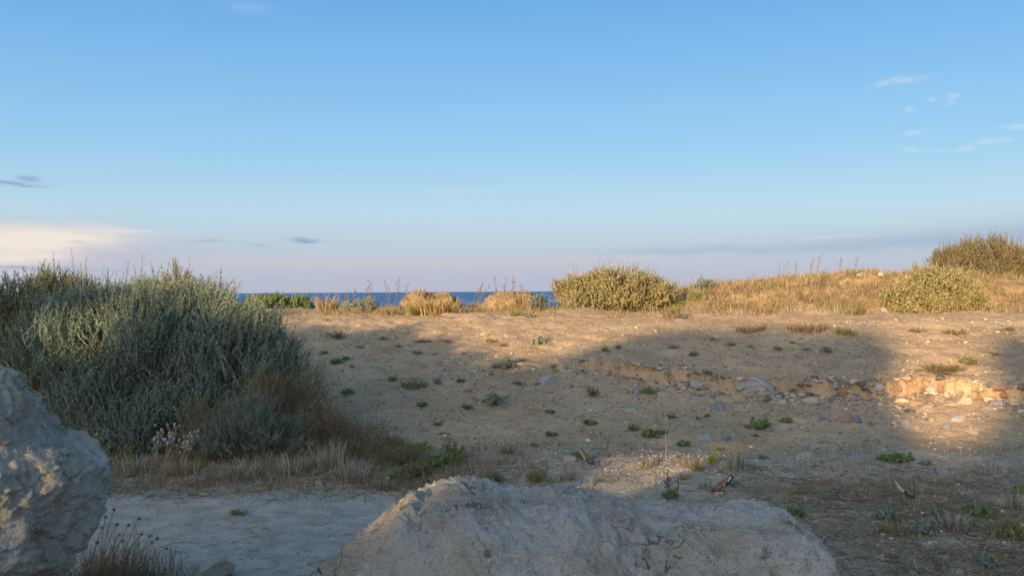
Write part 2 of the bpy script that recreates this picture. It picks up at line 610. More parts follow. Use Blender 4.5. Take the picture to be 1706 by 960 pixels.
def sea_material():
    m, nt, out = mat('sea_water')
    b = NB(nt)
    v = b.coord('Object')
    mp = b.N.new('ShaderNodeMapping')
    mp.inputs['Scale'].default_value = (0.018, 0.10, 1)
    b.L.new(v, mp.inputs[0])
    w1 = b.noise(1.0, mp.outputs[0], 6, 0.6, 0.4)
    w2 = b.noise(0.8, v, 4, 0.6)
    mp2 = b.N.new('ShaderNodeMapping')
    mp2.inputs['Scale'].default_value = (0.05, 0.012, 1)
    b.L.new(v, mp2.inputs[0])
    w3 = b.noise(1.0, mp2.outputs[0], 5, 0.7)
    col = b.mix(b.ramp(w1, 0.35, 0.65), (0.022, 0.08, 0.185), (0.065, 0.155, 0.28))
    col = b.mix(b.ramp(w3, 0.66, 0.72, 0, 0.6), col, (0.45, 0.5, 0.55))
    h = b.math('ADD', w1, b.math('MULTIPLY', w2, 0.3))
    b.bsdf(out, col, 0.5, b.bump(h, 3.0, 1.0), 0.12)
    return m


# ------------------------------------------------------------------ terrain
_by = [-400, -60, 0, 6.4, 7.7, 8.7, 9.5, 10.5, 11.5, 12.5, 14, 15.5, 17, 20, 24, 27, 30, 36, 44, 60, 400]
_bz = [0.6, 0.2, 0, 0.0, 0.04, -0.05, -0.02, .15, .31, .50, .79, .98, 1.06, 1.08, 1.05, 0.98, .72, -.9, -2.6, -3.6, -6]
_yy = np.linspace(-400, 400, 40001)
_zz = np.interp(_yy, _by, _bz)
_k = np.hanning(61)
_k /= _k.sum()
_zz = np.convolve(np.pad(_zz, 30, mode='edge'), _k, 'valid')


def ledge_y(x):
    return np.interp(x, [-2, 0.1, 1.2, 2.2, 3.0, 4.6, 5.9, 8], [12.6, 12.3, 12.35, 11.7, 11.2, 10.9, 10.35, 9.9]) + 0.12 * perlin2(x * 1.7, x * 0 + .5, 91) + 0.05 * perlin2(x * 5.7, x * 0 + .5, 92)


def hgt(x, y):
    x = np.asarray(x, float)
    y = np.asarray(y, float)
    ye = y + 0.24 * np.maximum(0, x - 2) * sstep(21.0, 16.0, y) * sstep(7.5, 9.5, y) * sstep(14, 8, x)
    z = np.interp(ye, _yy, _zz)
    # right-hand mound
    A = np.interp(x, [3.0, 3.5, 3.9, 4.5, 5.2, 6, 7, 8, 10, 25, 60], [0, .14, .34, .45, .50, .58, .68, .74, .66, .6, .3])
    z = z + A * sstep(16.1, 18.6, y + 0.5 * perlin2(x * .8, y * .8, 5)) * sstep(31, 23, y)
    z = z + 0.09 * fbm2(x * 1.3, y * 1.3, 15, 3) * sstep(3.2, 4.5, x) * sstep(16.2, 17.5, y) * sstep(26, 22, y)
    # small dunes
    for cx, cy, sx, sy, h in ((1.35, 17.0, .55, .5, .10), (-0.9, 16.2, 1.6, .8, .05), (0.15, 8.0, .8, .35, .06), (1.15, 7.45, .75, .45, .07),
                              (-0.82, 7.25, .33, .30, -.13), (-1.25, 6.95, .30, .22, .07), (-3.2, 15.5, 1.4, 1.0, .06)):
        z = z + h * np.exp(-((x - cx) / sx) ** 2 - ((y - cy) / sy) ** 2)
    # erosion ledge
    d = y - ledge_y(x)
    amp = sstep(-0.5, 1.8, x) * sstep(9, 7, x)
    stp = sstep(-0.035, 0.035, d + 0.12 * perlin2(x * 3, y * 3, 61) + 0.05 * perlin2(x * 11, y * 11, 62))
    z = z + amp * (0.065 * stp * np.exp(-np.maximum(d, 0) / 3.0) - 0.10 * (1 - stp) * np.exp(np.minimum(d, 0) / 1.0)
                   - 0.04 * np.exp(-((d + 0.22) / 0.16) ** 2))
    smooth_path = np.exp(-((x + 1.9) / 1.3) ** 4 - ((y - 5.6) / 1.1) ** 4)
    bank = sstep(9, 10.5, y) * sstep(18, 15.5, y)
    rough = (1 - 0.75 * smooth_path)
    far = sstep(30, 16, y)
    z = z + rough * (0.035 * fbm2(x * .7, y * .7, 1, 2) + (0.014 + 0.014 * bank) * far * fbm2(x * 2.6, y * 2.6, 2, 3))
    z = z + rough * far * 0.0055 * fbm2(x * 13, y * 13, 3, 2)
    # slumped stony soil just under the ledge
    z = z + amp * 0.07 * np.exp(-((d + 0.4) / 0.5) ** 2) * np.maximum(0, fbm2(x * 5, y * 5, 8, 3))
    # tyre-worn path ruts
    z = z - 0.005 * smooth_path * (0.5 + 0.5 * np.sin((y - 0.35 * x) * 7 + 2 * perlin2(x, y, 4)))
    return z


def H(x, y):
    return float(hgt(np.array([x]), np.array([y]))[0])


_ys = np.concatenate([np.arange(2.6, 14, 0.01), np.arange(14, 34, 0.02)])


def ray(u, v):
    return _F + _R * ((u - CU) / FPX) + _U * ((CV - v) / FPX)


def P(u, v):
    """point of the terrain that the photograph shows at pixel (u, v)"""
    d = ray(u, v)
    t = _ys / d[1]
    p = EYE + t[:, None] * d
    g = hgt(p[:, 0], p[:, 1])
    i = np.argmax(p[:, 2] < g)
    if not (p[:, 2] < g).any():
        i = np.argmin(np.abs(p[:, 2] - g))
    return np.array([p[i, 0], p[i, 1], g[i]])


def W(u, v, y):
    d = ray(u, v)
    return EYE + d * (y / d[1])


def PX(y):
    return y / FPX


def axis(segs):
    a = [segs[0][0]]
    for s, e, st in segs:
        n = max(1, int(round((e - s) / st)))
        a += list(np.linspace(s, e, n + 1)[1:])
    return np.array(a)


def geo(start, stop, st, r=1.25):
    out, x = [], start
    sgn = 1 if stop > start else -1
    while (stop - x) * sgn > 0:
        st *= r
        x += sgn * st
        out.append(x)
    return out


xs = np.concatenate([geo(-9, -420, 0.05)[::-1], axis([(-9, 9, 0.03)]), geo(9, 420, 0.05)])
yc_ = np.concatenate([geo(2.6, -300, 0.05)[::-1], axis([(2.6, 13.5, 0.028), (13.5, 24, 0.055)]), geo(24, 110, 0.07, 1.1)])
GX, GY = np.meshgrid(xs, yc_, indexing='ij')
gx, gy = GX.ravel(), GY.ravel()
gz = hgt(gx, gy)
nx_, ny_ = len(xs), len(yc_)
ii, jj = np.meshgrid(np.arange(nx_ - 1), np.arange(ny_ - 1), indexing='ij')
GF = np.stack([ii * ny_ + jj, (ii + 1) * ny_ + jj, (ii + 1) * ny_ + jj + 1, ii * ny_ + jj + 1], -1).reshape(-1, 4)
MT['ground'] = ground_material()
gm = mesh('ground', np.stack([gx, gy, gz], -1), GF, MT['ground'], True)
zn = fbm2(gx * 1.2, gy * 1.2, 40, 3)
zn2 = fbm2(gx * 3.5, gy * 3.5, 44, 3)
near = sstep(8.6, 7.9, gy + .3 * zn)
pathm = near * (0.45 + 0.55 * sstep(0.3, -1.0, gx + .4 * zn)) * sstep(7.0, 6.4, gy + 0.3 * zn + 0.45 * np.maximum(0, gx + 1.5))
pathm = np.maximum(pathm, 0.55 * near * sstep(-1, 0.5, gx))
grassm = sstep(15.6, 16.6, gy + 1.0 * zn) * (0.35 + 0.65 * sstep(-.25, .3, zn2)) * sstep(3.6, 3.4, -gx * 0 + 0)
grassm = np.maximum(grassm * 0.5, sstep(3.0, 3.9, gx + .3 * zn) * sstep(16.0, 16.9, gy + .6 * zn) * (.75 + .25 * sstep(-.3, .3, zn2)))
dl = gy - ledge_y(gx)
clay_shade = sstep(-.25, .35, zn2) * sstep(0.2, 2.0, gx) * np.exp(-((dl + 0.15) / 0.28) ** 2) * (0.5 + 0.6 * sstep(2.5, 5.5, gx))  # clay band below the ledge, includes the painted lip shade
litm = np.maximum.reduce([
    sstep(0.35, 0.9, np.exp(-((gx + 3.4) / 2.3) ** 4 - ((gy - 8.6) / 2.0) ** 4) + .35 * zn),
    0.95 * sstep(1.2, 2.2, gx + .6 * zn) * sstep(7.4, 6.4, gy + .5 * zn) * sstep(-.5, .3, zn2 + .3),
    0.8 * sstep(0.2, .8, np.exp(-((gx + 1.0) / .9) ** 2 - ((gy - 7.6) / .8) ** 2) + .4 * zn)])
ca = gm.color_attributes.new('zone', 'FLOAT_COLOR', 'POINT')
ca.data.foreach_set('color', np.stack([pathm * (1 - litm), grassm, np.clip(clay_shade, 0, 1), np.ones_like(gx)], -1).astype(np.float32).ravel())
fa = gm.attributes.new('litter', 'FLOAT', 'POINT')
fa.data.foreach_set('value', np.clip(litm, 0, 1).astype(np.float32))
tag(obj('ground', gm), kind='structure')

sx = np.array([-30000, -6000, -1500, -400, -120, 0, 120, 400, 1500, 6000, 30000.0])
sy = np.array([33, 60, 120, 250, 600, 1500, 5000, 14000, 40000.0])
SX, SY = np.meshgrid(sx, sy, indexing='ij')
i_, j_ = np.meshgrid(np.arange(len(sx) - 1), np.arange(len(sy) - 1), indexing='ij')
n_ = len(sy)
SF = np.stack([i_ * n_ + j_, (i_ + 1) * n_ + j_, (i_ + 1) * n_ + j_ + 1, i_ * n_ + j_ + 1], -1).reshape(-1, 4)
tag(obj('sea', mesh('sea', np.stack([SX.ravel(), SY.ravel(), np.full(SX.size, -2.9)], -1), SF, sea_material())), kind='structure')


# ------------------------------------------------------------------ plants: generators
def leaf_quads(Pb, D, Nn, ll, lw):
    """one folded diamond per leaf: base Pb, direction D, side vector from Nn"""
    S = norm(np.cross(D, Nn))
    U = np.cross(S, D)
    ll = ll[:, None]
    lw = lw[:, None]
    mid = Pb + D * ll * 0.55 + U * ll * 0.06
    V = np.stack([Pb, mid + S * lw * .5, Pb + D * ll - U * ll * 0.05, mid - S * lw * .5], 1).reshape(-1, 3)
    F = np.arange(len(V)).reshape(-1, 4)
    return V, F


def shoots(Pb, D, L, nl, ll, lw, droop=0.0, a0=50, a1=22, t0=0.1):
    n = len(Pb)
    j = np.arange(nl)[None, :]
    t = t0 + (1 - t0) * (j + rng.random((n, nl))) / nl
    ref = norm(rng.normal(size=(n, 3)))
    A = norm(np.cross(D, ref))
    B = np.cross(D, A)
    ph = j * 2.399 + rng.random((n, 1)) * 6.28 + rng.normal(size=(n, nl)) * .3
    R = np.cos(ph)[..., None] * A[:, None] + np.sin(ph)[..., None] * B[:, None]
    pos = Pb[:, None] + D[:, None] * (L[:, None] * t)[..., None]
    pos[..., 2] -= droop * L[:, None] * t * t
    al = np.radians(rng.normal(a0, a1, (n, nl)))[..., None]
    dirs = norm(D[:, None] * np.cos(al) + R * np.sin(al) + rng.normal(size=(n, nl, 3)) * .12)
    nn = norm(np.cross(np.cross(dirs, R), dirs) * 0 + D[:, None] - dirs * np.sum(D[:, None] * dirs, -1, keepdims=True) + rng.normal(size=(n, nl, 3)) * .35)
    size = (1.05 - 0.45 * t) * rng.uniform(.7, 1.25, (n, nl))
    return leaf_quads(pos.reshape(-1, 3), dirs.reshape(-1, 3), nn.reshape(-1, 3), (ll * size).ravel(), (lw * size).ravel())


def sticks(A, B, r, taper=0.5):
    """3-sided twigs from A to B"""
    n = len(A)
    T = norm(B - A)
    S = norm(np.cross(T, np.array([.3, .2, .93])))
    Q = np.cross(T, S)
    r = np.broadcast_to(np.asarray(r, float), (n,))[:, None]
    V = []
    for P0, rr in ((A, r), (B, r * taper)):
        for k in range(3):
            a = k * 2.094
            V.append(P0 + rr * (math.cos(a) * S + math.sin(a) * Q))
    V = np.stack(V, 1).reshape(-1, 3)
    o = (np.arange(n) * 6)[:, None]
    F = np.concatenate([o + np.array([[k, (k + 1) % 3, 3 + (k + 1) % 3, 3 + k]]) for k in range(3)])
    return V, F


def blades(Pb, h, w, lean, az=None, curve=0.5):
    """tapered grass blades (quad + tip triangle)"""
    n = len(Pb)
    az = rng.random(n) * 6.283 if az is None else az
    d = np.stack([np.cos(az), np.sin(az), np.zeros(n)], -1)
    fa_ = rng.random(n) * 6.283
    s = np.stack([np.cos(fa_), np.sin(fa_), np.zeros(n)], -1)
    h = h[:, None]
    w = np.broadcast_to(w, (n,))[:, None]
    lean = lean[:, None]
    up = np.array([0, 0, 1.0])
    mid = Pb + (up * np.cos(lean * (1 - curve)) + d * np.sin(lean * (1 - curve))) * h * .55
    tip = mid + (up * np.cos(lean * (1 + curve)) + d * np.sin(lean * (1 + curve))) * h * .45
    V = np.stack([Pb - s * w * .5, Pb + s * w * .5, mid + s * w * .38, mid - s * w * .38, tip], 1).reshape(-1, 3)
    o = (np.arange(n) * 5)[:, None]
    return V, [o + np.array([[0, 1, 2, 3]]), o + np.array([[3, 2, 4]])]


def lobe_points(lobes, n, inner=0.35, zmin=None, lump=0.18, seed=0):
    """shoot bases through a union of ellipsoids, mostly near the shell; returns base, outward"""
    ws = np.array([l[3] * l[5] + l[4] * l[5] for l in lobes])
    idx = rng.choice(len(lobes), n, p=ws / ws.sum())
    Lb = np.array(lobes)[idx]
    d = norm(rng.normal(size=(n, 3)))
    d[:, 2] = np.where(d[:, 2] < -0.35, -d[:, 2], d[:, 2])
    r = np.where(rng.random(n) < 0.3, rng.uniform(inner, .9, n), rng.uniform(.78, 1.0, n))
    lump_ = 1 + lump * fbm3(d * 2.3 + idx[:, None] * 3.1 + seed, seed, 3)
    p = Lb[:, :3] + d * Lb[:, 3:6] * (r * lump_)[:, None]
    keep = np.ones(n, bool)
    for k, l in enumerate(lobes):
        q = (p - np.array(l[:3])) / np.array(l[3:6])
        keep &= ~((np.sum(q * q, 1) < 0.28) & (idx != k))
    out = norm(d / Lb[:, 3:6])
    if zmin is not None:
        keep &= p[:, 2] > zmin(p)
    return p[keep], out[keep]


def shrub(name, label, base, lobes, n, ll, lw, leafm, L=(.18, .38), nl=26, up=0.8, outw=0.55, sprigs=0, branch=26, cat='shrub',
          group=None, lump=.18, seed=0, jitter=.25, stemr=.0035, bark='bark', lean=(0, 0), clump=6, cr=.055, a0=50):
    base = np.asarray(base, float)
    t = thing(name, label, cat, base, group=group)
    zmin = lambda p: hgt(p[:, 0] + base[0], p[:, 1] + base[1]) - base[2] + 0.02
    lob = [(l[0] - base[0], l[1] - base[1], l[2] - base[2], *l[3:6]) for l in lobes]
    p, o = lobe_points(lob, max(8, n // clump), zmin=zmin, lump=lump, seed=seed)
    Dc = norm(o * outw + np.array([lean[0], lean[1], up]) + rng.normal(size=p.shape) * jitter)
    p, Dc = np.repeat(p, clump, 0), np.repeat(Dc, clump, 0)
    p = p + rng.normal(size=p.shape) * np.array([cr, cr, cr * .8])
    Ls = rng.uniform(L[0], L[1], len(p))
    D = norm(Dc + rng.normal(size=p.shape) * jitter * .6)
    pb = p - D * Ls[:, None] * .75
    parts = [shoots(pb, D, Ls, nl, ll, lw, a0=a0)]
    stick = [sticks(pb, pb + D * Ls[:, None] * .97, stemr)]
    if sprigs:
        q, oo = lobe_points(lob, sprigs * 6, zmin=zmin, seed=seed + 5)
        k = np.argsort(-(oo[:, 2] + rng.random(len(q)) * .5))[:sprigs]
        q, oo = q[k], oo[k]
        Ds = norm(oo * .35 + np.array([.12, 0, 1.0]) + rng.normal(size=q.shape) * .16)
        Lp = rng.uniform(.22, .45, len(q)) * (L[1] / .32)
        q = q - Ds * .12
        parts.append(shoots(q, Ds, Lp, 26, ll * .9, lw * .9, t0=.25, a0=42))
        stick.append(sticks(q, q + Ds * Lp[:, None], stemr * .7))
    V, F = join(parts)
    obj('foliage', mesh('foliage', V, F, leafm), t)
    # limbs
    nb = min(branch, len(p))
    for k in rng.choice(len(p), nb, replace=False):
        e = pb[k]
        s0 = np.array([e[0] * .04, e[1] * .04, -0.04])
        m = (s0 + e) / 2 + np.array([0, 0, -.12 * abs(e[2])]) + rng.normal(size=3) * .04
        tt = np.linspace(0, 1, 6)[:, None]
        path = (1 - tt) ** 2 * s0 + 2 * tt * (1 - tt) * m + tt * tt * e
        stick.append(tube(path, np.linspace(stemr * 4.5, stemr * 1.3, 6), 5))
    V, F = join(stick)
    obj('branches', mesh('branches', V, F, MT[bark]), t)
    return t


# ------------------------------------------------------------------ boulders
def finish_rock(V, F, seed, amps, pits=0, pr=(.008, .022), big=0):
    V = V.copy()
    me = mesh('tmp', V, F)
    me.update()
    N = np.zeros(len(V) * 3, np.float32)
    me.vertex_normals.foreach_get('vector', N)
    N = N.reshape(-1, 3).astype(float)
    bpy.data.meshes.remove(me)
    d = np.zeros(len(V))
    for s, a, kind in amps:
        if kind == 'r':
            d += a * (0.5 - 2 * np.abs(fbm3(V * s, seed, 3)))
        elif kind == 'v':                      # angular facets
            d += a * np.round(fbm3(V * s, seed + 3, 2) * 2.5) / 2.5
        else:
            d += a * fbm3(V * s, seed + 1, 4, .55)
    if pits:
        for k in rng.choice(len(V), pits, replace=False):
            r = rng.uniform(*pr) * (1 + .9 * (rng.random() < .10))
            q = np.sum(((V - V[k]) * np.array([1, 1, rng.uniform(.8, 1.6)])) ** 2, 1)
            d -= (0.9 if r < .012 else 1.7) * r * np.exp(-(q / (r * r)) ** 1.5)
    for k in rng.choice(len(V), big, replace=False):
        r = rng.uniform(.008, .017)
        q = np.sum(((V - V[k]) * np.array([rng.uniform(.7, 1.3), 1, rng.uniform(.7, 1.3)])) ** 2, 1)
        d -= 2.2 * r * np.exp(-(q / (r * r)) ** 2)
    return V + N * d[:, None]


def center_boulder():
    yb = 3.35
    px = [(470, 1120), (490, 1010), (515, 962), (560, 925), (600, 890), (645, 852), (690, 818), (730, 800), (765, 793), (800, 795), (835, 808), (870, 812),
          (950, 810), (1010, 820), (1060, 842), (1105, 833), (1150, 848), (1190, 842), (1225, 832), (1270, 835), (1298, 854), (1322, 884),
          (1337, 918), (1357, 954), (1380, 1010), (1405, 1110)]
    pts = np.array([[W(u, v, yb)[0], W(u, v, yb)[2]] for u, v in px])
    pts[:, 1] += 0.01
    x0, x1 = pts[0, 0] - .12, pts[-1, 0] + .10
    pts = np.vstack([[x0, -.12], pts, [x1, -.12]])
    x = np.linspace(x0, x1, 460)
    top = np.interp(x, pts[:, 0], pts[:, 1])
    kk = np.hanning(13)
    kk /= kk.sum()
    top = np.convolve(np.pad(top, 6, mode='edge'), kk, 'valid')
    nf = 250
    ph = np.linspace(0, np.pi, nf)
    hw = np.clip((top + .12) / .95, 0.02, 1)
    dep_f = 0.50 * hw ** .6 + .05
    dep_b = 0.62 * hw ** .6 + .05
    c, s = np.cos(ph), np.sin(ph)
    dep = np.where(c[None, :] > 0, dep_f[:, None], dep_b[:, None])
    Y = yb + 0.02 - np.sign(c)[None, :] * np.abs(c)[None, :] ** .8 * dep + .05 * perlin2(x[:, None] * 2.2, ph[None, :] * 0 + 3, 5)
    Z = -0.12 + (top[:, None] + .12) * np.abs(s)[None, :] ** .55
    V = np.stack([np.broadcast_to(x[:, None], Y.shape), Y, Z], -1).reshape(-1, 3)
    a, b_ = np.meshgrid(np.arange(len(x) - 1), np.arange(nf - 1), indexing='ij')
    F = np.stack([a * nf + b_, (a + 1) * nf + b_, (a + 1) * nf + b_ + 1, a * nf + b_ + 1], -1).reshape(-1, 4)
    V = finish_rock(V, F, 21, [(1.6, .022, 'f'), (3.4, .012, 'r'), (3.0, .008, 'v'), (7, .010, 'f'), (16, .013, 'f'), (34, .009, 'f'), (70, .005, 'f')], 380, (.004, .011), big=34)
    for _ in range(3):                       # settle the crest on the outline measured for it
        Q = V - EYE
        dep_ = Q @ _F
        vv = (CV - FPX * (Q @ _U) / dep_).reshape(len(x), nf)
        uu = (CU + FPX * (Q @ _R) / dep_).reshape(len(x), nf)
        k_ = vv.argmin(1)
        us, vs = uu[np.arange(len(x)), k_], vv[np.arange(len(x)), k_]
        tgt = np.interp(us, [a_[0] for a_ in px], [a_[1] for a_ in px])
        dz = np.convolve(np.pad((vs - tgt) * yb / FPX, 9, mode='edge'), np.hanning(21)[1:-1] / np.hanning(21).sum(), 'valid')
        V3 = V.reshape(len(x), nf, 3)
        V3[..., 2] += np.clip(dz, -.2, .2)[:, None] * np.clip((V3[..., 2] + .12) / (top[:, None] + .12), 0, 1)
        V = V3.reshape(-1, 3)
    b0 = np.array([0.25, yb, 0.0])
    o = obj('boulder', mesh('boulder', V - b0, F, MT['boulder'], True), loc=tuple(b0))
    tag(o, 'long pale limestone boulder with pitted face across the bottom foreground', 'boulder', 'limestone boulders in the foreground')


SPOT = []


def left_boulder():
    yb = 3.05
    px = [(28, 604), (48, 632), (66, 660), (84, 682), (92, 697), (94, 708), (125, 722), (165, 735), (181, 762), (186, 790), (182, 830), (168, 868),
          (148, 903), (122, 935), (92, 965), (75, 1010), (85, 1080), (100, 1180), (110, 1260)]
    q = np.array([[W(u, v, yb)[0], W(u, v, yb)[2]] for u, v in px])[::-1]
    z = np.linspace(-0.1, q[-1, 1], 260)
    xr = np.interp(z, q[:, 1], q[:, 0])
    kk = np.hanning(7)
    kk /= kk.sum()
    xr = np.convolve(np.pad(xr, 3, mode='edge'), kk, 'valid')
    xl = np.interp(z, [-.1, .3, .8, 1.1, 1.27], [-2.62, -2.78, -2.72, -2.5, -2.25])
    nt_ = 300
    th = np.linspace(0, 2 * np.pi, nt_, endpoint=False)
    xc, a = (xr + xl) / 2, (xr - xl) / 2
    b_ = np.interp(z, [-.1, .4, .8, 1.1, 1.27], [.5, .58, .56, .42, .27])
    # closing cap
    cap = np.linspace(0, 1, 26)[1:]
    z = np.concatenate([z, z[-1] + .035 * np.sin(cap * np.pi / 2)])
    f = np.sqrt(np.maximum(0, 1 - cap ** 2))
    xc = np.concatenate([xc, np.full(25, xc[-1]) - .03 * cap])
    a = np.concatenate([a, a[-1] * f])
    b_ = np.concatenate([b_, b_[-1] * f])
    c, s = np.cos(th), np.sin(th)
    pw = .82
    X = xc[:, None] + a[:, None] * (np.sign(c) * np.abs(c) ** pw)[None]
    Y = yb + b_[:, None] * (np.sign(s) * np.abs(s) ** pw)[None]
    V = np.stack([X, Y, np.broadcast_to(z[:, None], X.shape)], -1).reshape(-1, 3)
    m = len(z)
    i, j = np.meshgrid(np.arange(m - 1), np.arange(nt_), indexing='ij')
    F = np.stack([i * nt_ + j, i * nt_ + (j + 1) % nt_, (i + 1) * nt_ + (j + 1) % nt_, (i + 1) * nt_ + j], -1).reshape(-1, 4)
    V = finish_rock(V, F, 57, [(1.9, .03, 'f'), (2.6, .03, 'v'), (5, .008, 'r'), (9, .010, 'f'), (20, .012, 'f'), (45, .008, 'f')], 260, (.005, .016))
    tu, tv = np.array([a_[0] for a_ in px]), np.array([a_[1] for a_ in px])
    for _ in range(3):
        Q = V - EYE
        dep_ = Q @ _F
        vv = CV - FPX * (Q @ _U) / dep_
        V[:, 2] = (V[:, 2] + .1) * (1 + ((vv.min() - 597) * yb / FPX) / 1.35) - .1
        uu = (CU + FPX * (Q @ _R) / dep_).reshape(m, nt_)
        k_ = uu.argmax(1)
        us, vs = uu[np.arange(m), k_], vv.reshape(m, nt_)[np.arange(m), k_]
        dx = (np.interp(vs, tv, tu) - us) * yb / FPX
        dx[-42:] = dx[-42]
        dx = np.convolve(np.pad(dx, 17, mode='edge'), np.hanning(37)[1:-1] / np.hanning(37).sum(), 'valid')
        V3 = V.reshape(m, nt_, 3)
        V3[..., 0] += dx[:, None] * sstep(-2.6, -1.7, V3[..., 0])
        V = V3.reshape(-1, 3)
    Q = V - EYE
    dep_ = Q @ _F
    w_ = (CU + FPX * (Q @ _R) / dep_ - 42) ** 2 + (CV - FPX * (Q @ _U) / dep_ - 772) ** 2
    near_ = np.where(w_ < 64)[0]
    SPOT.append(V[near_[dep_[near_].argmin()]])
    b0 = np.array([-2.15, yb, 0.0])
    o = obj('boulder', mesh('boulder', V - b0, F, MT['boulder'], True), loc=tuple(b0))
    tag(o, 'tall pale limestone boulder at the left edge with brown hollows and undercut side', 'boulder', 'limestone boulders in the foreground')


center_boulder()
left_boulder()


# ------------------------------------------------------------------ stones
def ico(sub):
    import bmesh
    bm = bmesh.new()
    bmesh.ops.create_icosphere(bm, subdivisions=sub, radius=1.0)
    V = np.array([v.co[:] for v in bm.verts])
    F = np.array([[v.index for v in f.verts] for f in bm.faces])
    bm.free()
    return V, F


ICO3, ICO2, ICO1 = ico(4), ico(2), ico(1)


def rock_shape(base, seed, cuts=9, amp=.10):
    r = np.random.default_rng(seed)
    V, F = base
    V = V.copy()
    for _ in range(cuts):                      # chop with planes: angular broken stone
        n = norm(r.normal(size=3))
        d = r.uniform(.50, .86)
        s = V @ n
        V = V - np.maximum(0, s - d)[:, None] * n
    V = V * (1 + amp * fbm3(V * 1.5, seed, 4, .55))[:, None]
    return V, F


STONE = [mesh('stone', *rock_shape(ICO3, 100 + k, 8 + k % 4, .11), MT['s_grey']) for k in range(7)]
for me_ in STONE:
    me_.polygons.foreach_set('use_smooth', np.zeros(len(me_.polygons), bool))
STONE_M = {}


def stone(u, v, w, h, colour, label, k=0, name='stone', group='loose stones on the sandy bank', dy=0.0, sink=.43, depth=None, tilt=0.12):
    p = P(u, v)
    s = PX(p[1])
    key = (k % 7, colour)
    if key not in STONE_M:
        me_ = STONE[k % 7].copy()
        me_.name = 'stone'
        me_.materials.clear()
        me_.materials.append(MT['s_' + colour])
        STONE_M[key] = me_
    o = obj(name, STONE_M[key])
    rx, rz = .9 * w * s / 2 / .78, .9 * h * s / 2 / .68
    o.scale = (rx, (depth or (rx + rz) / 2), rz)
    o.rotation_euler = (rng.normal() * tilt, rng.normal() * tilt, rng.normal() * .25)
    o.location = (p[0], p[1] + dy + .3 * rz, p[2] + rz * (1 - 2 * sink) * .62)
    tag(o, label, 'stone', group)
    return o


